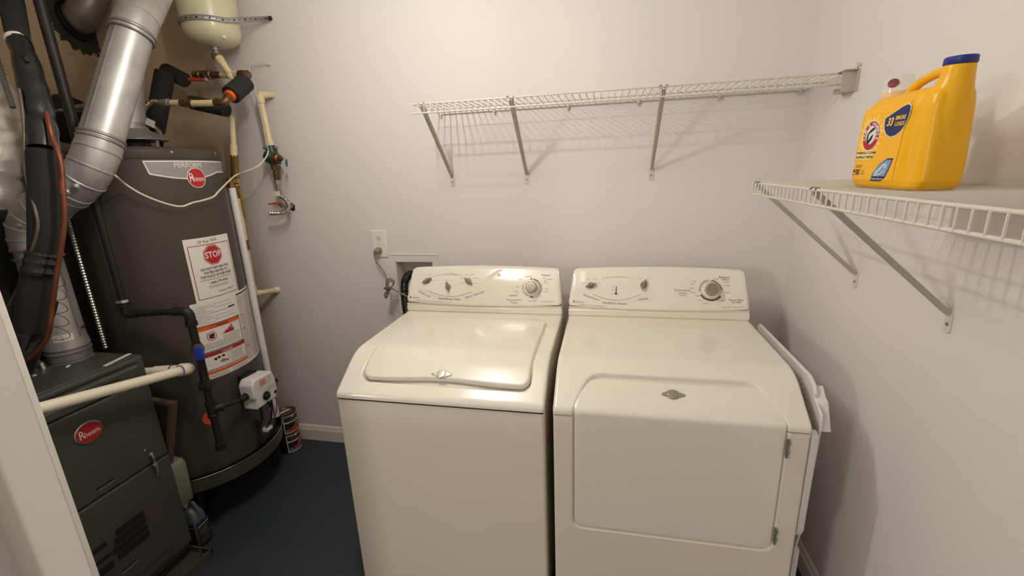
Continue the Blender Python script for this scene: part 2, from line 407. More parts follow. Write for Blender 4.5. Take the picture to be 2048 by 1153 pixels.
for y in (-0.50, -0.80, -1.10, -1.40):
    g = G(); g.box((-0.014, y-0.005, Z2-0.012), (0, y+0.005, Z2+0.004)); g.cyl((-0.001, y, Z2-0.016), (-0.011, y, Z2-0.016), 0.0048, 0.004, 10)
    mk('wall_clip', g, WIRE, sh2, bevel=0.001)

# ================================================================ OUTLET, VALVE BOX, CORD, HOSE
t = thing('wall_outlet', (-1.8363, 0, 1.10), 'white duplex wall outlet left of the washer with a grey plug in it', 'outlet')
mk('cover_plate', G().box((-1.8752, -0.006, 1.0895), (-1.7985, 0, 1.2245)), M('outlet_plate', (238, 232, 220), 0.35), t, bevel=0.003)
for zc in (1.1855, 1.1275):
    g = G(); P = [(0.0165*math.cos(a)*0.98, 0.0145*max(-0.86, min(0.86, math.sin(a)))) for a in [2*PI*k/28 for k in range(28)]]
    g.prism(P, lambda u, v, q: (-1.8363+u, -q, zc+v), 0.005, 0.0075)
    rc = mk('receptacle', g, WHITEP, t, smooth=0)
    if zc > 1.15:
        g = G()
        for a, b, c, d in ((-0.0075, -0.0055, -0.001, 0.008), (0.0055, 0.0075, -0.001, 0.007)): g.box((-1.8363+a, -0.0078, zc+c), (-1.8363+b, -0.007, zc+d))
        g.cyl((-1.8363, -0.0078, zc-0.0075), (-1.8363, -0.007, zc-0.0075), 0.0028, n=10); tag(mk('slot', g, BLACK, rc), 'dark slots and ground hole')
mk('screw', G().cyl((-1.8363, -0.0072, 1.1565), (-1.8363, -0.005, 1.1565), 0.003, n=10), BRACK, t)

t = thing('power_cord', (-1.80, -0.05, 0.95), 'grey power cord plugged into the outlet and bundled in loops beside the washer', 'cord')
g = G(); g.tube([(-1.838, -0.0076, 1.1275), (-1.838, -0.022, 1.127), (-1.843, -0.034, 1.122), (-1.852, -0.038, 1.110)], [0.0145, 0.0150, 0.0125, 0.006], 14)
mk('plug', g, GREYP, t)
path = spline([(-1.850, -0.037, 1.115), (-1.851, -0.036, 1.09), (-1.838, -0.036, 1.062), (-1.815, -0.038, 1.03), (-1.795, -0.05, 1.002), (-1.775, -0.08, 0.972), (-1.765, -0.09, 0.955)], 8)
mk('cable', G().tube(path, 0.0034, 8), GREYP, t)
for k, (dx, dz, wd, ln, yo) in enumerate(((0.0, 0.0, 0.020, 0.046, 0), (0.010, 0.004, 0.015, 0.036, -0.010), (-0.006, -0.003, 0.024, 0.052, 0.008))):
    g = G(); c = (-1.765+dx, -0.095+yo, 0.956+dz); ax = (0.42, 0.91)
    P = []
    for q in range(33):
        a = 2*PI*q/32; e = ln*math.sin(a); wv = wd*math.sin(2*a)*0.55+wd*0.25*math.cos(a)
        P.append((c[0]+ax[0]*e+ax[1]*wv, c[1]+0.006*math.cos(a), c[2]+ax[1]*e-ax[0]*wv))
    g.tube(P, 0.0034, 8, caps=False); mk('cable_loop', g, GREYP, t)
mk('twist_tie', G().tube([(-1.778, -0.115, 0.960), (-1.765, -0.122, 0.957), (-1.752, -0.115, 0.951), (-1.753, -0.085, 0.951), (-1.777, -0.085, 0.960), (-1.778, -0.115, 0.960)], 0.0025, 6), BLACKP, t)
mk('cable_tail', G().tube(spline([(-1.755, -0.10, 0.955), (-1.725, -0.13, 0.962), (-1.69, -0.15, 0.955), (-1.64, -0.16, 0.935), (-1.612, -0.16, 0.925)], 6), 0.0033, 8), GREYP, t)

t = thing('washer_outlet_box', (-1.66, 0, 0.87), 'white recessed plumbing box in the back wall behind the washer', 'wall box')
g = G()
for a, b in (((-1.788, 0.868-0.0), (-1.533, 0.884)), ((-1.788, 1.0665), (-1.533, 1.104)), ((-1.788, 0.884), (HX0, 1.0665)), ((HX1, 0.884), (-1.533, 1.0665))):
    g.box((a[0], -0.003, a[1]), (b[0], 0, b[1]))
mk('face_frame', g, PAPER, t, smooth=0)
g = G(); g.box((HX0, 0.0, HZ0), (HX0+0.002, 0.09, HZ1)); g.box((HX1-0.002, 0.0, HZ0), (HX1, 0.09, HZ1)); g.box((HX0, 0.0, HZ1-0.002), (HX1, 0.09, HZ1)); g.box((HX0, 0.0, HZ0), (HX1, 0.09, HZ0+0.002)); g.box((HX0, 0.088, HZ0), (HX1, 0.09, HZ1))
mk('box_liner', g, PAPER, t, smooth=0)
mk('top_rib', G().box((-1.788, -0.0055, 1.1005), (-1.533, -0.003, 1.104)), PAPER, t, bevel=0.0008)

pts = spline([(-1.665, 0.05, 0.93), (-1.675, 0.03, 0.985), (-1.685, -0.02, 1.005), (-1.695, -0.06, 0.975), (-1.695, -0.075, 0.90), (-1.685, -0.085, 0.80), (-1.66, -0.09, 0.62)], 8)
P, R_ = ribbed(pts, 0.0205, 0.0085, depth=0.14)
tag(mk('drain_hose', G().tube(P, R_, 14), BLACKP), 'black corrugated drain hose running from the wall box down behind the washer', 'hose')

# ================================================================ WASHER AND DRYER
ZT, ZF, YB, YBEND, YFR = 0.8984, 0.8032, -0.2463, -0.6925, -0.8360
def make_profile(yf, extra):
    """polyline (y, z) of the deck: back -> bend -> front edge -> down the front; bends rounded. Returns s -> point, normal"""
    P = [Vector((YB+0.05, ZT)), Vector((YBEND-yf*0, ZT)), Vector((yf, ZF)), Vector((yf, ZF-extra))]
    pts = [P[0]]
    for i in (1, 2):
        rad = 0.05 if i == 1 else 0.012
        a = (P[i-1]-P[i]).normalized(); b = (P[i+1]-P[i]).normalized(); s_, e_ = P[i]+a*rad, P[i]+b*rad
        for k in range(9):
            t_ = k/8; pts.append(s_*(1-t_)**2 + P[i]*2*t_*(1-t_) + e_*t_*t_)
    pts.append(P[3])
    cum = [0.0]
    for a, b in zip(pts[:-1], pts[1:]): cum.append(cum[-1]+(b-a).length)
    def f(s_):
        s_ = max(0.0, min(cum[-1]-1e-6, s_))
        for i in range(len(cum)-1):
            if s_ <= cum[i+1]: break
        t_ = (s_-cum[i])/(cum[i+1]-cum[i]+1e-9); d = (pts[i+1]-pts[i]).normalized()
        # smooth normal
        d0 = (pts[i]-pts[max(0, i-1)]).normalized() if i else d; d2 = (pts[min(len(pts)-1, i+2)]-pts[i+1]).normalized() if i+2 < len(pts) else d
        dd = ((d0+d)*(1-t_) + (d+d2)*t_).normalized()
        return pts[i]+(pts[i+1]-pts[i])*t_, Vector((dd.y, -dd.x)) if 0 else Vector((dd.y, -dd.x))
    return f, cum[-1]
def sd_rrect(x, s_, x0, x1, s0, s1, r):
    """signed distance to rounded rectangle (negative inside)"""
    cx, cs = (x0+x1)/2, (s0+s1)/2; dx = abs(x-cx)-(x1-x0)/2+r; ds = abs(s_-cs)-(s1-s0)/2+r
    return math.hypot(max(dx, 0), max(ds, 0)) + min(max(dx, ds), 0) - r
def sst(t_): t_ = max(0, min(1, t_)); return t_*t_*(3-2*t_)
def grid_lines(a, b, step, extra):
    n = max(1, int(round((b-a)/step))); L = [a+(b-a)*i/n for i in range(n+1)]
    for e, wd in extra: L += [e+d for d in (-wd, -wd*0.66, -wd*0.33, 0, wd*0.33, wd*0.66, wd) if a < e+d < b]
    L = sorted(L); out = [L[0]]
    for q in L[1:]:
        if q-out[-1] > 0.0004: out.append(q)
    out[-1] = b
    return out
def deck(name, parent, x0, x1, f, smax, disp, step=0.006, exx=(), exs=(), mat=CREAM, skirt=0.022):
    """sheet following the profile from x0 to x1 with rounded long edges and displacement disp(x, s) along the normal"""
    R = 0.010; xs = grid_lines(x0, x1, step, [(x0+R/2, R/2), (x1-R/2, R/2)]+list(exx)); ss = grid_lines(0, smax, step, list(exs))
    g = G(); rows = []
    for s_ in ss:
        p, n_ = f(s_); row = []
        for x in xs:
            e = min(x-x0, x1-x); h = disp(x, s_)
            if e < R: h -= R - math.sqrt(max(0, R*R-(R-e)**2))
            q = p + n_*h; row.append((x, q.x, q.y))
        q = p - n_*(skirt); row = [(x0, q.x, q.y)] + row + [(x1, q.x, q.y)]
        rows.append(row)
    W_ = len(rows[0]); vs = [v for r_ in rows for v in r_]
    fs = [(j*W_+i, j*W_+i+1, (j+1)*W_+i+1, (j+1)*W_+i) for j in range(len(rows)-1) for i in range(W_-1)]
    g.add(vs, fs)
    # close the front edge inwards
    last = rows[-1]; k = len(g.v); g.v += [(v[0], v[1]+0.02, v[2]) for v in last]; b0 = k-W_
    g.f += [(b0+i, b0+i+1, k+i+1, k+i) for i in range(W_-1)]; g.m += [0]*(W_-1)
    return mk(name, g, mat, parent, smooth=50)
def cap_patch(name, parent, f, xa, xb, s0, s1, H, roll, mat, base=0.0, r=0.03, n=56, m=56, disp=None, front_curve=None):
    """a raised panel (lid, door): surface at height H above f with rolled edges down to base; rounded corners r.
    xa(v), xb(v): side positions for v in 0..1"""
    g = G(); rows = []
    def spread(k, n_):      # denser near the ends
        t_ = k/n_; return 0.5-0.5*math.cos(PI*t_)*(0.65) - 0.5*(1-0.65)*(1-2*t_)
    for j in range(m+1):
        v = spread(j, m); row = []
        for i in range(n+1):
            u = spread(i, n); sx1 = s1 + (front_curve(u) if front_curve else 0)
            a, b = xa(v), xb(v); W_, Hs = b-a, sx1-s0
            # pull the outline in at the rounded corners (elliptic squircle mapping)
            eu, ev = min(u, 1-u)*W_, min(v, 1-v)*Hs
            uu, vv = u*W_, v*Hs
            if eu < r and ev < r:
                tx, ty = (r-eu)/r, (r-ev)/r; k = max(tx, ty)
                if k > 1e-6:
                    q = math.hypot(tx, ty); tx, ty = tx*k/q, ty*k/q
                uu = r-tx*r if u < 0.5 else W_-(r-tx*r); vv = r-ty*r if v < 0.5 else Hs-(r-ty*r)
                ed = r-k*r
            else: ed = min(eu, ev)
            h = H if ed >= roll else base + (H-base)*math.sqrt(max(0, 1-((roll-ed)/roll)**2)) if ed > 1e-9 else base
            x = a+uu; s_ = s0+vv
            if disp: h += disp(x, s_)
            p, n_ = f(s_); q = p+n_*h; row.append((x, q.x, q.y))
        rows.append(row)
    W_ = n+1; vs = [v for r_ in rows for v in r_]
    g.add(vs, [(j*W_+i, j*W_+i+1, (j+1)*W_+i+1, (j+1)*W_+i) for j in range(m) for i in range(n)])
    # skirt all round, down to below base
    loop = [(0, i) for i in range(n)] + [(j, n) for j in range(m)] + [(m, i) for i in range(n, 0, -1)] + [(j, 0) for j in range(m, 0, -1)]
    k = len(g.v)
    for j, i in loop:
        x, y, z = rows[j][i]; v = spread(j, m); p, n_ = f(s0+v*(s1-s0)); g.v.append((x, y-n_.x*0.006, z-n_.y*0.006))
    L = len(loop)
    for q in range(L):
        a = loop[q]; b = loop[(q+1) % L]; g.f.append((a[0]*W_+a[1], b[0]*W_+b[1], k+(q+1) % L, k+q)); g.m.append(0)
    return mk(name, g, mat, parent, smooth=50)

def console(parent, x0, x1, swoosh):
    """control console: lofted along x; returns face mapping fn(u, v, off) with u = metres from left, v = metres up the face"""
    W_ = x1-x0
    yb, zb, yt, zt = -0.264, 0.931, -0.192, 1.083
    def face(u, v):       # u 0..1, v 0..1
        c = (2*u-1)
        zb_ = zb + 0.013*c*c; zt_ = zt - 0.010*c*c + 0.001
        ybulge = -0.010*math.sin(PI*min(1, max(0, v)))
        return (x0+W_*u, yb+(yt-yb)*v+ybulge, zb_+(zt_-zb_)*v)
    us = grid_lines(0, 1, 0.014, [(0.012, 0.012), (0.988, 0.012)]); g = G(); rows = []
    nv = 34
    for u in us:
        e = min(u, 1-u)*W_; R = 0.020; k = 1 if e >= R else math.sqrt(max(0, 1-((R-e)/R)**2))
        side = 0.010*1.0*(1 if u > 0.5 else -1)
        row = []
        face_pts = []
        for j in range(nv+1):
            v = j/nv; x, y, z = face(u, v); h = swoosh(u*W_, v) if 0.01 < u < 0.99 else 0
            face_pts.append((x, y-h, z+h*0.45))
        x = x0+W_*u; xb_, yb_, zb_ = face(u, 0); xt_, yt_, zt_ = face(u, 1)
        ring_ = [(x, yb_+0.05, zb_-0.000), (x, yb_+0.010, zb_-0.001), (x, yb_+0.003, zb_-0.0005)] + face_pts[1:-1] + [(x, yt_+0.001, zt_+0.0005), (x, yt_+0.006, zt_+0.0035), (x, yt_+0.016, zt_+0.004), (x, yt_+0.05, zt_-0.002), (x, yt_+0.052, zb_)]
        cx_ = (x, (yb_+yt_)/2+0.02, (zb_+zt_)/2)
        for p in ring_:
            t_ = (p[2]-zb_)/(zt_-zb_); sh = -0.018*t_*(2*u-1)      # sides lean in towards the top
            row.append((p[0]+sh, cx_[1]+(p[1]-cx_[1])*(0.62+0.38*k), cx_[2]+(p[2]-cx_[2])*(0.90+0.10*k)))
        rows.append(row)
    N = len(rows[0]); vs = [p for r_ in rows for p in r_]
    g.add(vs, [(i*N+j, (i+1)*N+j, (i+1)*N+(j+1) % N, i*N+(j+1) % N) for i in range(len(rows)-1) for j in range(N)] + [tuple(range(N)), tuple((len(rows)-1)*N+j for j in range(N-1, -1, -1))])
    ob = mk('control_panel', g, CREAM, parent, smooth=50)
    FH = math.hypot(zt-zb, yt-yb)
    def fn(u, v, off=0.0):
        uu = u/W_; vv = v/FH; x, y, z = face(uu, vv); h = swoosh(u, vv)+off
        return (x-0.018*vv*(2*uu-1), y-h*0.90, z+h*0.45)
    return ob, fn, W_, FH
def knob_small(parent, fn, u, v, ang, name='knob'):
    """oval flat knob with a raised grip bar, on the console face"""
    g = G(); c = Vector(fn(u, v)); n_ = (Vector(fn(u, v, 0.01))-c).normalized(); ex = (Vector(fn(u+0.01, v))-c).normalized(); ey = n_.cross(ex)
    if ey.z < 0: ey = -ey
    ca, sa = math.cos(ang), math.sin(ang); a_ = ex*ca+ey*sa; b_ = -ex*sa+ey*ca
    def loft(levels, prof):
        k = len(g.v); N = len(prof)
        for h, sa_, sb_ in levels: g.v += [tuple(c+n_*h+a_*p[0]*sa_+b_*p[1]*sb_) for p in prof]
        for l in range(len(levels)-1): g.f += [(k+l*N+i, k+l*N+(i+1) % N, k+(l+1)*N+(i+1) % N, k+(l+1)*N+i) for i in range(N)]; g.m += [0]*N
        g.f.append(tuple(k+(len(levels)-1)*N+i for i in range(N))); g.m.append(0)
    oval = [(math.cos(2*PI*i/24), math.sin(2*PI*i/24)) for i in range(24)]
    loft([(0, 0.0135, 0.0125), (0.005, 0.0135, 0.0125), (0.007, 0.0125, 0.0115)], oval)
    lens = [(math.cos(a), math.sin(a)*(0.35+0.65*abs(math.sin(a)))) for a in [2*PI*i/24 for i in range(24)]]
    loft([(0.004, 0.0225, 0.0062), (0.013, 0.0225, 0.0060), (0.019, 0.0200, 0.0042), (0.021, 0.017, 0.002)], lens)
    return mk(name, g, KNOB, parent, smooth=40)
def dial(parent, fn, u, v):
    c = Vector(fn(u, v)); n_ = (Vector(fn(u, v, 0.01))-c).normalized()
    tilt = (n_ + Vector((0, 0, 0.0))).normalized()
    sk = mk('dial_skirt', G().lathe(c, n_, [(0, 0.0335), (0.004, 0.0335), (0.008, 0.0315), (0.012, 0.030), (0.013, 0.026)], 40), CREAM, parent)
    g = G().lathe(c, tilt, [(0.010, 0.0245), (0.013, 0.0248), (0.030, 0.0238), (0.0335, 0.0232), (0.0355, 0.0205), (0.036, 0.001)], 40)
    tag(mk('dial_knob', g, KNOBF, parent, smooth=30), 'large round brushed bronze dial')
    return sk
def badge(parent, f, x, s_, H):
    p, n2 = f(s_); n_ = Vector((0, n2.x, n2.y)); ex = Vector((1, 0, 0)); ey = n_.cross(ex)
    if ey.z < 0: ey = -ey
    c = Vector((x, p.x, p.y))+n_*H
    fn = lambda u, v, o=0: tuple(c+ex*u+ey*v+n_*o)
    pts = []
    for k in range(48):
        a = 2*PI*k/48; ux = 0.034*math.copysign(abs(math.cos(a))**0.9, math.cos(a)); e = abs(ux)/0.034; pts.append((ux, math.copysign(0.0155*max((1-(abs(ux)/0.0205)**2), 0)**0.5 if abs(ux) < 0.0180 else 0.0155*0.479*((0.034-abs(ux))/0.016)**0.55, math.sin(a))))
    g = G(); k = len(g.v); N = 48
    for h, sc in ((-0.001, 1.0), (0.0022, 1.0), (0.0032, 0.94)): g.v += [fn(a*sc, b*sc, h) for a, b in pts]
    for l in range(2): g.f += [(l*N+i, l*N+(i+1) % N, (l+1)*N+(i+1) % N, (l+1)*N+i) for i in range(N)]
    g.f.append(tuple(2*N+i for i in range(N))); g.m = [0]*len(g.f)
    b = tag(mk('badge', g, BADGE, parent, smooth=30), 'silver winged oval badge')
    g = G().lathe(c+n_*0.0030, n_, [(0, 0.0142), (0.002, 0.0140), (0.003, 0.0125), (0.0034, 0.001)], 28); mk('badge_boss', g, STEEL, b, smooth=30)
    return b, fn
def cabinet(parent, x0, x1, yf, front_disp=None):
    """body box under the deck: side walls, front sheet, toe"""
    g = G(); sidep = [(-0.135, 0.02), (yf+0.012, 0.02), (yf+0.012, ZF-0.03), (yf+0.03, ZF-0.012), (YBEND, ZT-0.022), (-0.135, ZT-0.022)]
    g.prism(sidep, lambda u, v, t_: (t_, u, v), x0+0.003, x1-0.003)
    return mk('cabinet', g, CREAMB, parent, smooth=0)
def front_sheet(name, parent, x0, x1, yf, z0, z1, disp=None, step=0.01, exx=(), exz=()):
    xs = grid_lines(x0, x1, step if disp else 0.05, [(x0+0.005, 0.005), (x1-0.005, 0.005)]+list(exx)); zs = grid_lines(z0, z1, step if disp else 0.1, [(z1-0.004, 0.004)]+list(exz))
    g = G(); W_ = len(xs)
    for z in zs:
        for x in xs:
            e = min(x-x0, x1-x, (z1-z)); R = 0.009; h = 0 if e >= R else -(R-math.sqrt(max(0, R*R-(R-e)**2)))
            if disp: h += disp(x, z)
            g.v.append((x, yf-h, z))
    g.f = [(j*W_+i, j*W_+i+1, (j+1)*W_+i+1, (j+1)*W_+i) for j in range(len(zs)-1) for i in range(W_-1)]; g.m = [0]*len(g.f)
    # returns at the sides and top
    k = len(g.v); nz = len(zs)
    for j in range(nz): g.v += [(x0, yf+0.03, zs[j]), (x1, yf+0.03, zs[j])]
    for j in range(nz-1):
        g.f.append((j*W_, (j+1)*W_, k+2*(j+1), k+2*j)); g.f.append((j*W_+W_-1, k+2*j+1, k+2*(j+1)+1, (j+1)*W_+W_-1)); g.m += [0, 0]
    g.f.append(((nz-1)*W_, (nz-1)*W_+W_-1, k+2*(nz-1)+1, k+2*(nz-1))); g.m.append(0)
    return mk(name, g, CREAMB, parent, smooth=50)

def build_washer():
    x0, x1 = -1.5990, -0.9115
    t_ = thing('washing_machine', ((x0+x1)/2, -0.49, 0), 'cream top-loading washing machine, the left one of the pair', 'washing machine')
    f, sm = make_profile(YFR, 0.018)
    sB = 0.05+(YB-(-0.335))           # lid starts here
    sb = 0.05+(YB-YBEND)
    slope_len = math.hypot(YBEND-YFR, ZT-ZF)
    # recess under the lid
    rx0, rx1, rs0, rs1 = -1.534, -0.958, sB-0.006, sb+slope_len*0.70
    def disp(x, s_):
        d = sd_rrect(x, s_, rx0, rx1, rs0, rs1, 0.035); depth = 0.006+0.011*sst((s_-(sb+0.02))/0.06)
        wd = 0.006 if s_ < sb else 0.010
        return -depth*sst((-d+0.001)/wd)
    deck('top_deck', t_, x0, x1, f, sm-0.002, disp, 0.008, exx=[(rx0+0.003, 0.006), (rx1-0.003, 0.006)], exs=[(rs0+0.003, 0.006), (rs1-0.004, 0.008), (sb, 0.02)])
    a = lambda v: -1.5275; b = lambda v: -0.9640
    fc = lambda u: -0.0015-0.011*math.exp(-((u-0.5)/0.24)**2)
    lid = cap_patch('lid', t_, f, a, b, sB, sb+slope_len*0.63, 0.0062, 0.008, CREAM, base=-0.004, r=0.032, front_curve=fc, n=64, m=64)
    badge(lid, f, -1.2515, sb+slope_len*0.47, 0.0065)
    cabinet(t_, x0, x1, YFR)
    front_sheet('front_panel', t_, x0+0.001, x1-0.001, YFR+0.002, 0.02, 0.781)
    g = G().box((x0+0.004, YFR+0.006, 0.775), (x1-0.004, YFR+0.03, 0.795)); tag(mk('seam', g, DARKGAP, t_, smooth=0), 'dark seam under the deck')
    g = G()
    for xx in (x0+0.05, x1-0.05):
        for yy in (-0.20, YFR+0.08): g.cyl((xx, yy, 0), (xx, yy, 0.03), 0.02, 0.014, 12)
    mk('levelling_foot', g, BLACKP, t_)
    # base strip of the console, console, dials
    g = G().box((x0+0.001, -0.2600, ZT+0.0015), (x1-0.001, -0.142, 0.923)); mk('console_base', g, CREAM, t_, bevel=0.003); tag(mk('base_shadow_gap', G().box((x0+0.004, -0.2570, ZT-0.004), (x1-0.004, -0.150, 0.936)), CREAMB, t_, smooth=0), 'gap above and below the console base')
    W0 = x1-x0
    def crv(u):  # S-curve of the moulded ridge: v as function of u (metres from the left)
        q = u/W0; return 0.10+0.80*sst((q-0.36)/0.42) if q > 0.36 else 0.10+0.72*sst((0.30-q)/0.34)*0.55
    def sw(u, v):
        if u < 0.03 or u > 0.50: return 0.0
        c = 0.10+0.95*sst((u-0.20)/0.30) if u > 0.20 else 0.10+0.38*sst((0.20-u)/0.22)
        d = (v-c); return 0.0028*sst(d/0.10)*sst((u-0.03)/0.03)*sst((0.50-u)/0.10)
    cp, fn, W_, FH = console(t_, x0, x1, sw)
    def P(px, py):      # console face coordinates
        return px, py
    us = FH
    kn = [((-1.516-x0)+0.0, 0.112, 0.45), (0.196, 0.088, 1.75), (0.285, 0.112, -0.55)]
    g = G()
    # positions read along the face: (u, v)
    K1, K2, K3, D_ = (0.088, 0.108), (0.190, 0.082), (0.282, 0.108), (0.5665, 0.083)
    for (u, v), an in ((K1, 0.50), (K2, 1.85), (K3, -0.60)): knob_small(t_, fn, u, v, an)
    dial(t_, fn, *D_)
    g = G(); g.cyl(fn(0.417, 0.138, 0), fn(0.417, 0.138, 0.006), 0.0065, 0.005, 14); g.cyl(fn(0.417, 0.138, 0.001), fn(0.417, 0.138, 0.0015), 0.009, n=20)
    tag(mk('indicator_light', g, M('indicator_lens', (240, 230, 196), 0.2), t_), 'small round yellowish indicator')
    g = G()
    write(g, fn, 'Water Level', 0.082, 0.045, 0.0125, mi=0, rot=-0.42, sx=0.95)
    write(g, fn, 'Wash/Rinse Temp', 0.200, 0.0265, 0.0140, mi=0, rot=0.0)
    write(g, fn, 'Fabric Selection', 0.314, 0.050, 0.0140, mi=0, rot=0.36)
    write(g, fn, 'Permanent', 0.487, 0.030, 0.0150, mi=1); write(g, fn, 'Press', 0.487, 0.0175, 0.0150, mi=1)
    write(g, fn, 'Delicate', 0.485, 0.049, 0.0105, mi=2); write(g, fn, 'Regular', 0.629, 0.142, 0.0130, mi=3); write(g, fn, 'Cotton', 0.643, 0.124, 0.0090, mi=0)
    write(g, fn, 'Rapid Wash', 0.552, 0.1335, 0.0060, mi=0); write(g, fn, 'Quick Wash', 0.566, 0.0235, 0.0070, mi=0)
    write(g, fn, 'MAYTAG', 0.047, 0.0235, 0.0075, mi=0, bold=0.01); write(g, fn, 'Legacy', 0.058, 0.0155, 0.0050, mi=1, shear=0.3)
    ring(g, fn, 0.0205, 0.0235, 0.0028, 0.0056, 2, n=4, a0=45, a1=405)
    scribble(g, fn, 0.045, 0.21, 0.0115, 0.0022, 1, seed=3); scribble(g, fn, 0.602, 0.665, 0.0200, 0.0024, 0, seed=4)
    # arcs of the oval
    line(g, fn, [(0.100+0.20*k/24, 0.062-0.024*math.sin(PI*k/24)) for k in range(25)], 0.0010, 0)
    line(g, fn, [(0.128+0.12*k/16, 0.132+0.009*math.sin(PI*k/16)) for k in range(17)], 0.0008, 0)
    write(g, fn, 'LEVEL', 0.195, 0.146, 0.005, mi=1); scribble(g, fn, 0.165, 0.225, 0.135, 0.0022, 0, seed=9)
    def ticks(c, r, a0, a1, n_, words, mi=0):
        for k in range(n_):
            a = math.radians(a0+(a1-a0)*k/(n_-1)); cs, sn = math.cos(a), math.sin(a)
            line(g, fn, [(c[0]+cs*r, c[1]+sn*r), (c[0]+cs*(r+0.003), c[1]+sn*(r+0.003))], 0.0008, mi)
            if words: write(g, fn, words[k], c[0]+cs*(r+0.0125+0.004*abs(cs)), c[1]+sn*(r+0.010), 0.0048, mi=mi)
    ticks(K1, 0.021, 165, 5, 5, ('Mini', 'Small', 'Medium', 'Large', 'Super')); ticks(K2, 0.021, 155, 20, 4, ('Cold', 'Warm', 'Warm', 'Hot'))
    ticks(K3, 0.021, 195, -15, 6, ('Perm Press', 'Delicate', 'Regular', 'Heavy Duty', 'Cotton Care', 'Extra Rinse'))
    c = D_
    ring(g, fn, *c, 0.0395, 0.0402, 0, a0=130, a1=250); ring(g, fn, *c, 0.0385, 0.0425, 3, a0=44, a1=80); ring(g, fn, *c, 0.0385, 0.0415, 0, a0=-45, a1=42); ring(g, fn, *c, 0.0385, 0.0415, 1, a0=160, a1=238)
    ring(g, fn, *c, 0.0385, 0.0425, 4, a0=86, a1=100); ring(g, fn, *c, 0.0385, 0.0430, 4, a0=256, a1=276)
    for a in (-60, -70, -50, 20, -10, 55, 140, 165, 200, 215, 230, 75): 
        r = math.radians(a); line(g, fn, [(c[0]+0.043*math.cos(r), c[1]+0.043*math.sin(r)), (c[0]+0.0465*math.cos(r), c[1]+0.0465*math.sin(r))], 0.0008, 0)
    for (u, v), q in (((0.622, 0.128), 1), ((0.628, 0.117), 2), ((0.626, 0.108), 3), ((0.630, 0.080), 4), ((0.626, 0.066), 5), ((0.503, 0.088), 6), ((0.497, 0.069), 7), ((0.503, 0.060), 8), ((0.516, 0.121), 9), ((0.600, 0.047), 10)): scribble(g, fn, u-0.008, u+0.010, v, 0.0026, 0, seed=q)
    pr = mk('panel_printing', g, [INK, INKL, BLACK, MAROON, NAVY], cp, smooth=0); pr['kind'] = 'stuff'
    return t_
build_washer()

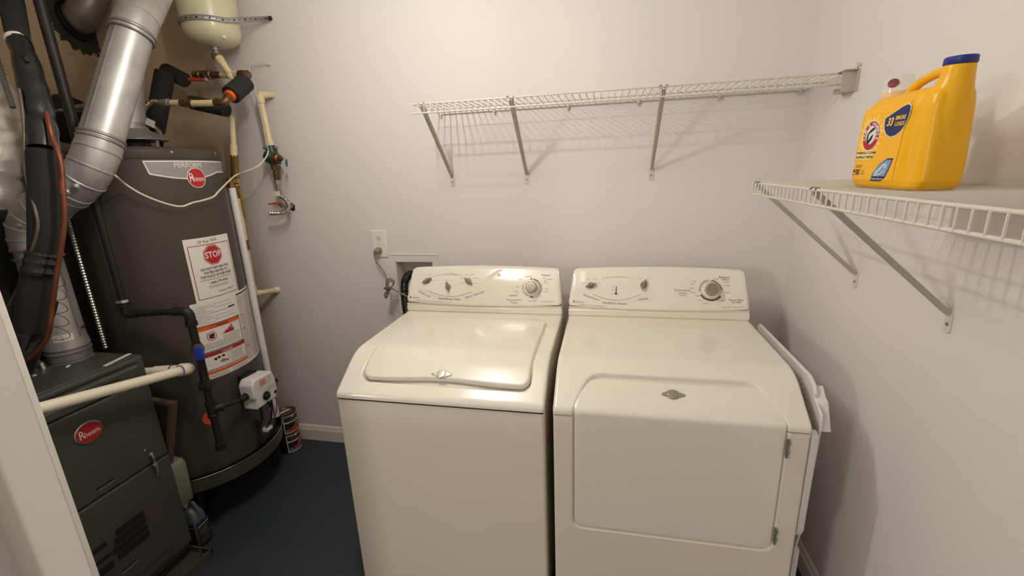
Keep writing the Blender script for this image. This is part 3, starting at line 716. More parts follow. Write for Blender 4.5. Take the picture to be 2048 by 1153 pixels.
def build_dryer():
    x0, x1 = -0.8868, -0.2008
    t_ = thing('clothes_dryer', ((x0+x1)/2, -0.49, 0), 'cream front-loading clothes dryer, the right one of the pair', 'clothes dryer')
    f, sm = make_profile(YFR, 0.430)
    sb = 0.05+(YB-YBEND); slope_len = math.hypot(YBEND-YFR, ZT-ZF); sF = sb+slope_len; sEnd = sF+0.016-0.004
    dx0, dx1 = -0.828, -0.258
    ds0 = sb+0.038
    def shape_x(s_):   # the opening is narrower at the top and widens to the front edge
        k = sst((s_-ds0)/(sF-ds0+0.01)); return dx0+0.040*(1-k)-0.004, dx1-0.048*(1-k)+0.004
    def disp(x, s_):
        a, b = shape_x(s_); d = max(sd_rrect(x, s_, a, b, ds0, sF+0.5, 0.045), -1); return -0.016*sst((-d)/0.014)
    deck('top_deck', t_, x0, x1, f, sEnd, disp, 0.006, exx=[(dx0+0.03, 0.03), (dx1-0.03, 0.03)], exs=[(ds0+0.007, 0.012), (sF-0.01, 0.01)])
    xa = lambda v: dx0+0.002+0.030*(1-sst(v/0.20)); xb = lambda v: dx1-0.002-0.036*(1-sst(v/0.20))
    door = cap_patch('door', t_, f, xa, xb, ds0+0.014, sF+0.402, -0.002, 0.006, CREAM, base=-0.012, r=0.030, n=60, m=84, disp=lambda x, s_: -0.010*(1-sst((s_-ds0)/(slope_len*0.5))))
    badge(door, f, -0.5445, sb+slope_len*0.56, -0.003)
    cabinet(t_, x0, x1, YFR+0.012)
    def fd(x, z):
        d = sd_rrect(x, z, dx0-0.003, dx1+0.003, ZF-0.413, 1.2, 0.034); k = sst((-d)/0.009)
        ext = 0.003*sst(1-abs(d-0.004)/0.006)
        return -0.013*k + ext*0
    front_sheet('front_panel', t_, x0+0.001, x1-0.001, YFR+0.001, 0.02, 0.783, fd, 0.012, exx=[(dx0, 0.008), (dx1, 0.008)], exz=[(ZF-0.408, 0.010)])
    g = G().box((x0+0.004, YFR+0.006, 0.775), (dx0-0.004, YFR+0.03, 0.797)); g.box((dx1+0.004, YFR+0.006, 0.775), (x1-0.004, YFR+0.03, 0.797)); tag(mk('seam', g, DARKGAP, t_, smooth=0), 'dark seam under the deck')
    for zz, ln in ((0.738, 0.052), (0.452, 0.050)):
        g = G(); g.box((dx1-0.0005, YFR-0.004, zz-ln/2), (dx1+0.005, YFR+0.006, zz+ln/2)); g.cyl((dx1+0.001, YFR-0.004, zz-ln/2-0.003), (dx1+0.001, YFR-0.004, zz+ln/2+0.003), 0.0030, n=10)
        g.ball((dx1+0.0045, YFR-0.004, zz+ln*0.30), 0.003); g.ball((dx1+0.0045, YFR-0.004, zz-ln*0.25), 0.003)
        mk('hinge', g, GALVD, t_, bevel=0.0006)
    g = G()
    for xx in (x0+0.05, x1-0.05):
        for yy in (-0.20, YFR+0.08): g.cyl((xx, yy, 0), (xx, yy, 0.03), 0.02, 0.014, 12)
    mk('levelling_foot', g, BLACKP, t_)
    g = G().box((x0+0.001, -0.2600, ZT+0.0015), (x1-0.001, -0.142, 0.926)); mk('console_base', g, CREAM, t_, bevel=0.003); tag(mk('base_shadow_gap', G().box((x0+0.004, -0.2570, ZT-0.004), (x1-0.004, -0.150, 0.938)), CREAMB, t_, smooth=0), 'gap above and below the console base')
    def sw(u, v):
        if u < 0.03 or u > 0.52: return 0.0
        c = 0.10+0.95*sst((u-0.21)/0.32) if u > 0.21 else 0.10+0.38*sst((0.21-u)/0.20)
        return 0.0024*sst((v-c)/0.12)*sst((u-0.03)/0.03)*sst((0.52-u)/0.12)
    cp, fn, W_, FH = console(t_, x0, x1, sw)
    K1, K2, D_ = (0.082, 0.098), (0.294, 0.103), (0.549, 0.086)
    knob_small(t_, fn, *K1, 0.30); knob_small(t_, fn, *K2, 1.25); dial(t_, fn, *D_)
    g = G()
    write(g, fn, 'Temperature', 0.087, 0.0465, 0.0130, mi=0, rot=-0.32); write(g, fn, 'IntelliDry Sensor', 0.185, 0.0240, 0.0140, mi=0); write(g, fn, 'Chime', 0.295, 0.0465, 0.0140, mi=0, rot=0.20)
    write(g, fn, 'Permanent', 0.444, 0.0850, 0.0145, mi=1); write(g, fn, 'Press', 0.444, 0.0735, 0.0145, mi=1); write(g, fn, 'IntelliDry', 0.444, 0.0645, 0.0085, mi=1)
    write(g, fn, 'Regular', 0.607, 0.141, 0.0135, mi=3); write(g, fn, 'IntelliDry', 0.609, 0.131, 0.0085, mi=3)
    write(g, fn, 'Time Dry/', 0.637, 0.0455, 0.0130, mi=2); write(g, fn, 'Air Fluff', 0.636, 0.0350, 0.0100, mi=2)
    g2 = fn; ring(g, fn, 0.021, 0.0215, 0.0028, 0.0056, 2, n=4, a0=45, a1=405); write(g, fn, 'MAYTAG', 0.046, 0.0215, 0.0075, mi=0, bold=0.01); write(g, fn, 'Legacy', 0.056, 0.0135, 0.005, mi=1, shear=0.3)
    scribble(g, fn, 0.045, 0.15, 0.0085, 0.0024, 0, seed=13); scribble(g, fn, 0.585, 0.665, 0.0140, 0.0024, 0, seed=14)
    line(g, fn, [(0.093+0.19*k/24, 0.060-0.024*math.sin(PI*k/24)+0.004*k/24) for k in range(25)], 0.0010, 0)
    line(g, fn, [(0.125+0.12*k/16, 0.129+0.006*math.sin(PI*k/16)) for k in range(17)], 0.0008, 0)
    # sensor scale with its printed oval
    ring(g, fn, 0.186, 0.066, 0.0075, 0.0082, 5, a0=180, a1=360); line(g, fn, [(0.1782, 0.066), (0.180, 0.094)], 0.0008, 5); line(g, fn, [(0.1938, 0.066), (0.192, 0.094)], 0.0008, 5)
    disc(g, fn, 0.186, 0.066, 0.0047, mi=4); disc(g, fn, 0.186, 0.093, 0.0026, mi=2); polyp(g, fn, [(0.1835, 0.073), (0.1885, 0.073), (0.188, 0.088), (0.184, 0.088)], 0)
    for v, q in ((0.093, 'Dry'), (0.081, 'Damp'), (0.066, 'Wet')): write(g, fn, q, 0.172, v, 0.0048, mi=0)
    def ticks(c, r, a0, a1, n_, words):
        for k in range(n_):
            a = math.radians(a0+(a1-a0)*k/(n_-1)); cs, sn = math.cos(a), math.sin(a)
            line(g, fn, [(c[0]+cs*r, c[1]+sn*r), (c[0]+cs*(r+0.003), c[1]+sn*(r+0.003))], 0.0008, 0); write(g, fn, words[k], c[0]+cs*(r+0.0125+0.004*abs(cs)), c[1]+sn*(r+0.009), 0.0048, mi=0)
    ticks(K1, 0.022, 160, 20, 4, ('Air Fluff', 'Delicate', 'Medium', 'Regular')); ticks(K2, 0.022, 120, 60, 2, ('Off', 'On'))
    c = D_
    ring(g, fn, *c, 0.0395, 0.0430, 3, a0=2, a1=82); ring(g, fn, *c, 0.0395, 0.0425, 1, a0=98, a1=185); ring(g, fn, *c, 0.0385, 0.0435, 2, a0=205, a1=325); ring(g, fn, *c, 0.036, 0.0366, 0)
    for (u, v), q in (((0.612, 0.121), 1), ((0.616, 0.107), 2), ((0.612, 0.078), 3), ((0.492, 0.121), 4), ((0.488, 0.110), 5), ((0.482, 0.094), 6), ((0.484, 0.076), 7), ((0.500, 0.063), 8), ((0.510, 0.045), 9), ((0.527, 0.032), 10), ((0.595, 0.044), 11), ((0.575, 0.133), 12)): scribble(g, fn, u-0.012, u+0.010, v, 0.0026, 0, seed=q)
    for a in (205, 230, 255, 275, 300, 180, 140, 120, 0, 30, 60):
        r = math.radians(a); line(g, fn, [(c[0]+0.043*math.cos(r), c[1]+0.043*math.sin(r)), (c[0]+0.0475*math.cos(r), c[1]+0.0475*math.sin(r))], 0.0009, 2)
    mk('panel_printing', g, [INK, INKL, BLACK, MAROON, NAVY, WHITEP], cp, smooth=0)['kind'] = 'stuff'
build_dryer()

# small scuffs left as marks in the enamel
# white folded plastic rack between the dryer and the wall
t = thing('folding_rack', (-0.15, -0.55, 0.35), 'white plastic folding rack wedged between the dryer and the right wall', 'rack')
g = G(); poly = [(-0.262, 0.884), (-0.275, 0.893), (-0.700, 0.893), (-0.735, 0.879), (-0.752, 0.855), (-0.70, 0.846), (-0.655, 0.862), (-0.30, 0.866), (-0.262, 0.86)]
g.prism(poly, lambda u, v, q: (q, u, v), -0.173, -0.163); mk('top_rim', g, WHITEP, t, bevel=0.002)
g = G(); g.prism([(-0.30, 0.868), (-0.64, 0.864), (-0.745, 0.852), (-0.80, 0.822), (-0.805, 0.79), (-0.79, 0.45), (-0.77, 0.35), (-0.30, 0.35)], lambda u, v, q: (q, u, v), -0.172, -0.166); mk('back_panel', g, WHITEP, t, bevel=0.002)
g = G(); g.prism([(-0.722, 0.872), (-0.745, 0.850), (-0.765, 0.842), (-0.772, 0.825), (-0.800, 0.772), (-0.790, 0.770), (-0.735, 0.790), (-0.712, 0.830)], lambda u, v, q: (q, u, v), -0.170, -0.140); mk('corner_bracket', g, WHITEP, t, bevel=0.003)
g = G(); g.prism([(-0.808, 0.782), (-0.828, 0.770), (-0.826, 0.470), (-0.812, 0.440), (-0.79, 0.45), (-0.79, 0.775)], lambda u, v, q: (q, u, v), -0.1985, -0.180); mk('side_rail', g, WHITEP, t, bevel=0.003)
g = G()
for k in range(7): g.cyl((-0.171, -0.66-0.012*k, 0.86-0.011*k), (-0.171, -0.60-0.012*k, 0.80-0.004*k), 0.0016, n=6)
tag(mk('wire_grid', g, GREYP, t), 'grey wire grid seen behind the bracket')
for a_, b_ in ((-0.78, -0.74), (-0.34, -0.30)): mk('leg', G().box((-0.176, a_, 0.0), (-0.160, b_, 0.36)), WHITEP, t, bevel=0.003)

# ================================================================ DETERGENT JUG
ZJ = Z2+0.0036
t = thing('detergent_jug', (-0.17, -0.967, ZJ), 'big yellow laundry detergent jug with a blue spout cap and a clear cup', 'detergent jug')
g = G()
JC, JA = -0.9675, 0.1095
secs = [(0.000, 0.88, 0.84), (0.006, 0.96, 0.95), (0.016, 1.0, 1.0), (0.05, 1.0, 1.0), (0.09, 0.985, 0.985), (0.120, 0.97, 0.965), (0.145, 0.965, 0.94), (0.160, 0.95, 0.88), (0.170, 0.90, 0.72), (0.1745, 0.80, 0.50)]
N = 72; EXY, EXX = 0.34, 0.50
def jug_w(h):
    for (h0, a0, b0), (h1, a1, b1) in zip(secs[:-1], secs[1:]):
        if h <= h1: q = (h-h0)/(h1-h0); return a0+(a1-a0)*q, b0+(b1-b0)*q
    return secs[-1][1:]
def jug_xc(q):      # q: 0 far end .. 1 near end -> centre x, half width
    return -0.170-0.008*q, 0.058-0.017*sst(q*1.2-0.15)
for h, a, b in secs:
    for k in range(N):
        th = 2*PI*k/N; c_, s_ = math.cos(th), math.sin(th)
        y = math.copysign(abs(c_)**EXX, c_)*JA*a; q = (JA-y)/(2*JA); xc, hb = jug_xc(q); x = math.copysign(abs(s_)**EXY, s_)*hb*b
        gy = (q-0.845)/0.05; x *= 1-0.16*math.exp(-gy*gy)*sst(h/0.04)*(1 if x < 0 else 0.6)
        if y > 0: y -= 0.016*sst((h-0.10)/0.06)*sst(y/0.09)
        g.v.append((xc+x, JC+y, ZJ+h))
L = len(secs)
g.f = [(i*N+k, i*N+(k+1) % N, (i+1)*N+(k+1) % N, (i+1)*N+k) for i in range(L-1) for k in range(N)]+[tuple(range(N-1, -1, -1)), tuple((L-1)*N+k for k in range(N))]; g.m = [0]*len(g.f)
g.tube([(-0.178, -1.040, ZJ+0.03), (-0.178, -1.041, ZJ+0.10), (-0.177, -1.045, ZJ+0.140), (-0.176, -1.052, ZJ+0.165), (-0.175, -1.055, ZJ+0.185), (-0.175, -1.056, ZJ+0.204)], [0.036, 0.036, 0.034, 0.027, 0.0225, 0.0208], 32)
g.tube(spline([(-0.172, -0.925, ZJ+0.162), (-0.172, -0.935, ZJ+0.180), (-0.172, -0.960, ZJ+0.192), (-0.173, -1.000, ZJ+0.199), (-0.174, -1.050, ZJ+0.200)], 6), 0.0085, 16)
body = mk('jug_body', g, YELLOW, t, smooth=60)
rm = body.modifiers.new('remesh', 'REMESH'); rm.mode = 'VOXEL'; rm.voxel_size = 0.0018; rm.use_smooth_shade = True
sm_ = body.modifiers.new('smooth', 'SMOOTH'); sm_.factor = 0.5; sm_.iterations = 8
mk('cap', G().lathe((-0.175, -1.056, ZJ+0.2035), (0, -0.03, 1), [(0, 0.0212), (0.001, 0.0218), (0.0105, 0.0214), (0.012, 0.0200), (0.0123, 0.001)], 36), BLUEC, t)
CX_, CY_, CZ_ = -0.168, -0.882, ZJ+0.171
mk('measuring_cup', G().lathe((CX_, CY_, CZ_), (0, -0.02, 1), [(0, 0.0290), (0.004, 0.0292), (0.016, 0.0270), (0.040, 0.0235), (0.0445, 0.0215), (0.0455, 0.018), (0.0457, 0.001)], 36), CLEAR, t)
tag(mk('pour_neck', G().lathe((CX_, CY_, CZ_-0.004), (0, -0.02, 1), [(0, 0.026), (0.012, 0.0255), (0.020, 0.022)], 30), YELLOW, t), 'yellow neck seen through the clear cup')
JS = [0.0, 0.0]
def fj(u, v, o=0):
    u = 0.012+1.5*(u+JS[0]); v = 1.18*v+JS[1]; y = -0.8605-u; q = (JA-(y-JC))/(2*JA); a, b = jug_w(v); xc, hb = jug_xc(q)
    c_ = min(0.999, (abs(y-JC)/(JA*a)))**(1/EXX); s_ = math.sqrt(max(0, 1-c_*c_)); return (xc-hb*b*s_**EXY-0.0003-o, y, ZJ+v)
def cupfn(u, v, o=0):
    a = u/0.024+0.35; return (CX_-math.cos(a)*(0.0262+o), CY_-math.sin(a)*(0.0262+o), CZ_+v)
g = G(); disc(g, cupfn, 0.010, 0.030, 0.0085, 0.0085); tag(mk('cup_sticker', g, MAROON, t, smooth=0), 'round dark red sticker on the clear cup')
g = G()      # front label, printed on the flat face
LX = -0.0
def lb(v): return 0.004+0.012*sst((v-0.05)/0.07)
outl = [(0.006, 0.014), (0.070, 0.014), (0.080, 0.030), (0.088, 0.060), (0.094, 0.100), (0.092, 0.135), (0.060, 0.140), (0.030, 0.128), (0.020, 0.112), (0.012, 0.080), (0.005, 0.045)]
for q_ in range(12):
    va, vb = 0.014+0.0098*q_, 0.014+0.0098*(q_+1); patch(g, fj, 0.004, 0.094+0.006*q_/12, va, vb, 0, nu=12, off=0.0002)
JS[1] = 0.012
rays = []
for k in range(40):
    a = 2*PI*k/40; r_ = (0.034 if k % 2 else 0.022)*(1+0.12*math.sin(7*a)); rays.append((0.035+r_*math.cos(a)*0.95, 0.077+r_*math.sin(a)*1.1))
polyp(g, fj, rays, 1, 0.0004)
disc(g, fj, 0.040, 0.076, 0.0180, 0.0245, 3, 0.0006); disc(g, fj, 0.040, 0.076, 0.0170, 0.0233, 2, 0.0008); disc(g, fj, 0.040, 0.077, 0.0105, 0.0148, 3, 0.0010); JS[0] = 0.004
# arm and hammer silhouette
polyp(g, fj, [(0.030, 0.064), (0.034, 0.062), (0.040, 0.070), (0.042, 0.078), (0.038, 0.076), (0.034, 0.070)], 4, 0.0012); line(g, fj, [(0.031, 0.066), (0.030, 0.078), (0.036, 0.085)], 0.0035, 4, 0.0012); polyp(g, fj, [(0.033, 0.084), (0.041, 0.090), (0.043, 0.086), (0.036, 0.081)], 4, 0.0013)
word = 'ARM & HAMMER'
for k, ch in enumerate(word):
    a = math.radians(196-212*k/(len(word)-1)); write(g, fj, ch, 0.036+0.0138*math.cos(a), 0.076+0.0192*math.sin(a), 0.0076, mi=3, rot=a-PI/2, bold=0.02, off=0.0011)
# 33% more loads shield
JS[0] = -0.003; JS[1] = -0.015
sh = [(0.0655, 0.1235), (0.0658, 0.115), (0.068, 0.106), (0.073, 0.0985), (0.080, 0.0945), (0.088, 0.0955), (0.096, 0.101), (0.101, 0.109), (0.104, 0.119), (0.105, 0.130), (0.1035, 0.137), (0.0985, 0.1395), (0.091, 0.137), (0.078, 0.130)]
polyp(g, fj, [(0.0855+(a-0.0855)*1.06, 0.117+(b-0.117)*1.06) for a, b in sh], 3, 0.0007); polyp(g, fj, sh, 5, 0.0009)
write(g, fj, '33', 0.0755, 0.1165, 0.0165, sx=0.62, mi=1, bold=0.03, shear=0.25, off=0.0013); write(g, fj, '%MORE', 0.0920, 0.1215, 0.0085, sx=0.60, mi=1, bold=0.02, shear=0.2, off=0.0013); write(g, fj, 'LOADS', 0.0925, 0.1125, 0.0085, sx=0.60, mi=1, bold=0.02, shear=0.2, off=0.0013)
JS[0] = -0.002; JS[1] = 0.012
polyp(g, fj, [(0.016, 0.0520), (0.056, 0.0520), (0.0545, 0.0450), (0.052, 0.0375), (0.0135, 0.0375)], 6, 0.0006)
write(g, fj, 'POWERFULLY CLEAN', 0.0355, 0.0482, 0.0058, mi=4, bold=0.02, shear=0.2, off=0.0010, sx=0.80); write(g, fj, 'NATURALLY FRESH', 0.0335, 0.0412, 0.0058, mi=4, bold=0.02, shear=0.2, off=0.0010, sx=0.80)
JS[0] = -0.003; JS[1] = 0.006
for v in (0.0325, 0.0300, 0.0255): scribble(g, fj, 0.019, 0.040, v, 0.0018, 4, 0.0006, seed=int(v*1e4))
write(g, fj, '140', 0.0125, 0.0225, 0.0085, mi=4, bold=0.02, off=0.0007); line(g, fj, [(0.0085, 0.0165), (0.0170, 0.0165)], 0.0016, 4, 0.0007)
for k in range(9): line(g, fj, [(0.0215+0.0012*k, 0.0165), (0.0215+0.0012*k, 0.0260)], 0.0004+0.0004*(k % 2), 4, 0.0007)
scribble(g, fj, 0.037, 0.046, 0.0225, 0.0018, 4, 0.0006, seed=77); scribble(g, fj, 0.035, 0.046, 0.0185, 0.0018, 4, 0.0006, seed=78)
JS[0] = 0.006; JS[1] = -0.002
wv = [(0.048, 0.014), (0.068, 0.014), (0.075, 0.020), (0.080, 0.034), (0.0845, 0.050), (0.074, 0.050), (0.060, 0.040), (0.051, 0.026)]
polyp(g, fj, wv, 5, 0.0006); polyp(g, fj, [(0.066+(a-0.066)*0.90, 0.034+(b-0.034)*0.84) for a, b in wv if b > 0.0195 or 0]+[(0.052, 0.0215)], 7, 0.0009)
line(g, fj, [(0.056, 0.026), (0.063, 0.032), (0.069, 0.040), (0.073, 0.041), (0.074, 0.037), (0.071, 0.035)], 0.0022, 3, 0.0011); line(g, fj, [(0.055, 0.023), (0.066, 0.026), (0.073, 0.031)], 0.0015, 3, 0.0011)
write(g, fj, 'Clean Burst', 0.0605, 0.0178, 0.0048, mi=3, bold=0.01, off=0.0012)
mk('front_label', g, [LORANGE, LYEL, RED, PAPER, BLACK, NAVY, M('label_cream', (250, 226, 150), 0.5), LBLUE], t, smooth=0)

# ================================================================ WATER HEATER
HX, HY, HR = -2.61, -0.47, 0.29
t = thing('water_heater', (HX, HY, 0.26), 'tall dark grey water heater cylinder with a red STOP label', 'water heater')
WH = t
g = G(); g.lathe((HX, HY, 0.262), (0, 0, 1), [(0, HR-0.01), (0.01, HR), (1.315, HR)], 96); g.lathe((HX, HY, 1.575), (0, 0, 1), [(0, HR+0.0025), (0.004, HR+0.004), (0.030, HR+0.003), (0.038, HR-0.006), (0.044, HR-0.05), (0.045, 0.001)], 96)
tank = mk('tank_jacket', g, HEATER, t, smooth=30)
for a in (-18, 22, -60): 
    r_ = math.radians(a); p = Vector((HX+math.cos(r_)*(HR+0.003), HY+math.sin(r_)*(HR+0.003), 1.597)); mk('screw', G().lathe(p, (math.cos(r_), math.sin(r_), 0), [(0, 0.005), (0.002, 0.0045), (0.003, 0.001)], 10), STEEL, t)
def cyl_fn(phi0):
    def fn(u, v, o=0):
        a = math.radians(phi0)+u/HR; return (HX+math.cos(a)*(HR+0.0006+o), HY+math.sin(a)*(HR+0.0006+o), v)
    return fn
def rad_u(phi): return math.radians(phi)*HR
fh = cyl_fn(0)
# silver-grey band with white edge and round red emblem
g = G(); U0, U1 = rad_u(-36.5), rad_u(34)
def bandpts(e):
    top = [(U0+e+(U1-e-U0-e)*k/30, 1.567-e) for k in range(31)]; bot = []
    for k in range(31):
        q = 1-k/30; u = U0+0.012*0+e+(U1-e-U0-e)*q; bot.append((u if k < 30 else U0+0.010+e, (1.521-0.026*math.sin(PI*min(1, max(0, (q*1.25))))*0.9 if q < 0.8 else 1.521-0.026*math.sin(PI*0.8*1.25)*0.9)+e))
    return top, bot
for e, mi, of in ((0, 1, 0.0004), (0.0045, 0, 0.0007)):
    tp, bt = bandpts(e); n_ = len(tp); g.map2(tp+bt[::-1], [(k, k+1, n_+k+1, n_+k) for k in range(n_-1)], lambda p, q: fh(p, q, of), mi)
write(g, fh, 'PERFORM', rad_u(-18.5), 1.5500, 0.0250, align='LEFT', mi=1, bold=0.0, off=0.001)
bd = mk('brand_band', g, [HEATERB, PAPER], t, smooth=0)
def emblem(parent, fn, u, v, ru, rv, sc=1.0, name='emblem'):
    g = G(); disc(g, fn, u, v, ru, rv, 1, 0.0014, 36); disc(g, fn, u, v, ru*0.93, rv*0.93, 0, 0.0018, 36)
    write(g, fn, 'R', u-ru*0.56, v-0.000, ru*1.25, mi=1, off=0.0022, sx=0.72); write(g, fn, 'heem', u+ru*0.20, v-rv*0.10, ru*0.80, mi=1, off=0.0022, sx=0.74)
    return tag(mk(name, g, [RED, PAPER], parent, smooth=0), 'round red maker emblem')
emblem(bd, fh, rad_u(-3.7), 1.502, 0.0385, 0.0385)
# STOP label
g = G(); A0, A1, B0, B1 = rad_u(-24.2), rad_u(15.8), 0.990, 1.270
patch(g, fh, A0, A1, B0, B1, 0, nu=16, off=0.0006)
for a in ((A0+0.012, B0+0.034, A1-0.008, B1-0.030),):
    x0_, y0_, x1_, y1_ = a; n_ = 12
    for (p, q) in (((x0_, y0_), (x1_, y0_)), ((x0_, y1_), (x1_, y1_)), ((x0_, y0_), (x0_, y1_)), ((x1_, y0_), (x1_, y1_))):
        line(g, fh, [(p[0]+(q[0]-p[0])*k/n_, p[1]+(q[1]-p[1])*k/n_) for k in range(n_+1)], 0.0028, 1, 0.0010)
um = (A0+A1)/2
oc = lambda r_: [(um+0.002+r_*math.cos(PI/8+PI/4*k), 1.1960+r_*math.sin(PI/8+PI/4*k)) for k in range(8)]
polyp(g, fh, oc(0.0435), 1, 0.0010); polyp(g, fh, oc(0.0405), 0, 0.0013); polyp(g, fh, oc(0.0390), 1, 0.0016)
write(g, fh, 'STOP', um+0.002, 1.196, 0.036, mi=0, bold=0.02, off=0.0022, sx=0.82)
for k, s_ in enumerate(('DO NOT RETURN THIS', 'WATER HEATER TO', 'THE PLACE OF PURCHASE')): write(g, fh, s_, um+0.002, 1.142-0.0155*k, 0.0145, mi=2, bold=0.02, off=0.0012, sx=0.83)
for k, v in enumerate((1.1005, 1.0965)): scribble(g, fh, um-0.072, um+0.072, v, 0.0022, 3, seed=20+k)
write(g, fh, '1-866-279-4566', um+0.004, 1.0835, 0.0135, mi=2, bold=0.015, off=0.0012)
for k, v in enumerate((1.0720, 1.0675, 1.0630)): scribble(g, fh, um-0.050+0.006*k, um+0.055-0.006*k, v, 0.0022, 3, seed=24+k)
write(g, fh, '24 Aug 2020', um-0.012, 1.2545, 0.0165, mi=3, shear=0.2, off=0.0012, rot=0.02); write(g, fh, 'Home Depot', um+0.032, 1.0425, 0.0150, mi=3, shear=0.15, off=0.0012, rot=0.03)
tag(mk('stop_label', g, [PAPER, RED, BLACK, INK], t, smooth=0), 'white label with red octagon reading STOP')
# instruction label below
g = G(); A0, A1, B0, B1 = rad_u(-29.2), rad_u(20.0), 0.684, 1.014; A2 = rad_u(50)
patch(g, fh, A0, A2, B0, B1-0.0, 0, nu=30, off=0.0009)
um = rad_u(3.5)
def fr(x0_, y0_, x1_, y1_, w_, mi, of=0.0013):
    n_ = 12
    for (p, q) in (((x0_, y0_), (x1_, y0_)), ((x0_, y1_), (x1_, y1_)), ((x0_, y0_), (x0_, y1_)), ((x1_, y0_), (x1_, y1_))): line(g, fh, [(p[0]+(q[0]-p[0])*k/n_, p[1]+(q[1]-p[1])*k/n_) for k in range(n_+1)], w_, mi, of)
R0 = rad_u(8.5)    # right edge of the picture panels
k = 0
for v in (1.000, 0.992, 0.984, 0.976, 0.966, 0.958, 0.950, 0.942, 0.934, 0.926): k += 1; scribble(g, fh, A0+0.016, A0+0.060+0.02*(k % 3), v-0.004, 0.0026, 3, seed=30+k); scribble(g, fh, A0+0.085, R0-0.02, v-0.004, 0.0026, 3, seed=50+k) if k % 2 else None
patch(g, fh, R0-0.045, R0-0.010, 0.962, 0.968, 2, off=0.0013); line(g, fh, [(A0+0.080+0.001, 0.929), (R0-0.016, 0.929)], 0.004, 3)
fr(A0+0.006, 0.802, R0, 0.914, 0.0032, 2); patch(g, fh, A0+0.008, R0-0.002, 0.896, 0.912, 1, off=0.0014); write(g, fh, '! WARNING', (A0+R0)/2+0.004, 0.904, 0.0120, mi=2, bold=0.015, off=0.002)
ring(g, fh, A0+0.052, 0.866, 0.0165, 0.0190, 5, off=0.0016); polyp(g, fh, [(A0+0.041, 0.859), (A0+0.058, 0.853), (A0+0.064, 0.870), (A0+0.060, 0.877), (A0+0.052, 0.876), (A0+0.044, 0.874)], 2, 0.0015); line(g, fh, [(A0+0.039, 0.878), (A0+0.065, 0.854)], 0.0025, 5, 0.0018)
polyp(g, fh, [(A0+0.092, 0.860), (A0+0.150, 0.858), (A0+0.153, 0.872), (A0+0.146, 0.868), (A0+0.143, 0.882), (A0+0.136, 0.873), (A0+0.128, 0.884), (A0+0.122, 0.872), (A0+0.112, 0.874), (A0+0.106, 0.866)], 5, 0.0015); ring(g, fh, A0+0.141, 0.888, 0.001, 0.0035, 2); line(g, fh, [(A0+0.132, 0.882), (A0+0.150, 0.880)], 0.003, 2)
for k, v in enumerate((0.849, 0.842, 0.835, 0.828, 0.821, 0.814)): scribble(g, fh, A0+0.016+(0.08 if v > 0.84 else 0), R0-0.012, v, 0.0032, 2, seed=60+k)
fr(A0+0.006, 0.722, R0+0.004, 0.797, 0.0032, 2); patch(g, fh, A0+0.008, R0+0.002, 0.781, 0.795, 5, off=0.0014); write(g, fh, '! DANGER', (A0+R0)/2+0.006, 0.788, 0.0110, mi=0, bold=0.015, off=0.002)
disc(g, fh, A0+0.048, 0.765, 0.006, 0.006, 2); disc(g, fh, A0+0.062, 0.768, 0.007, 0.005, 2); disc(g, fh, A0+0.080, 0.769, 0.007, 0.005, 2); polyp(g, fh, [(A0+0.060, 0.748), (A0+0.075, 0.757), (A0+0.098, 0.748), (A0+0.098, 0.741), (A0+0.070, 0.743)], 6, 0.0016)
line(g, fh, [(A0+0.018, 0.748), (A0+0.090, 0.730)], 0.001, 2); line(g, fh, [(A0+0.10, 0.725), (A0+0.10, 0.780)], 0.001, 2)
for k in range(8): scribble(g, fh, A0+0.110, R0-0.010, 0.774-0.0063*k, 0.0030, 2, seed=70+k)
patch(g, fh, A0+0.004, R0+0.006, 0.705, 0.717, 1, off=0.0014); write(g, fh, '!', (A0+R0)/2, 0.711, 0.009, mi=2, off=0.002)
for k in range(3): scribble(g, fh, A0+0.012, A0+0.095, 0.699-0.005*k, 0.0026, 2, seed=80+k); scribble(g, fh, A0+0.105, R0, 0.699-0.005*k, 0.0026, 2, seed=84+k)
# right columns of fine print
line(g, fh, [(R0+0.010, 0.690), (R0+0.010, 1.005)], 0.0012, 5); patch(g, fh, R0+0.010, A2-0.01, 0.9985, 1.005, 2, off=0.0013)
k = 0; v = 0.990
while v > 0.695:
    k += 1
    if k in (17, 29, 45): line(g, fh, [(R0+0.012, v), (R0+0.030, v)], 0.004, 5)
    scribble(g, fh, R0+0.014, R0+0.052, v, 0.0028, 5 if 14 < k < 19 or k > 47 else 2, seed=100+k); scribble(g, fh, R0+0.056, A2-0.004, v, 0.0028, 2, seed=200+k); v -= 0.0052
tag(mk('instruction_label', g, [PAPER, ORANGE, BLACK, INK, INKL, RED, M('skin_tone_print', (170, 110, 80), 0.6)], t, smooth=0), 'large white instruction label with WARNING and DANGER panels')
g = G(); disc(g, fh, rad_u(-33.0), 0.520, 0.0265, 0.0290, 0, 0.001)
for k in range(3): scribble(g, fh, rad_u(-33.0)-0.018, rad_u(-33.0)+0.018, 0.532-0.011*k, 0.004, 1, 0.0014, seed=300+k)
tag(mk('warning_sticker', g, [ORANGE, MAROON], t, smooth=0), 'round orange sticker')
# discharge pipe down the right side and relief valve
PR = math.radians(45.5); px_, py_ = HX+math.cos(PR)*(HR+0.018), HY+math.sin(PR)*(HR+0.018)
mk('discharge_pipe', G().cyl((px_, py_, 0.30), (px_, py_, 1.455), 0.0150, n=18), WHITEP, t)
g = G(); g.cyl((px_, py_, 1.455), (px_, py_, 1.500), 0.016, 0.014, 12); g.cyl((px_-0.03, py_-0.02, 1.478), (px_+0.022, py_+0.02, 1.478), 0.010, n=12)
mk('relief_valve', g, BRASS, t)
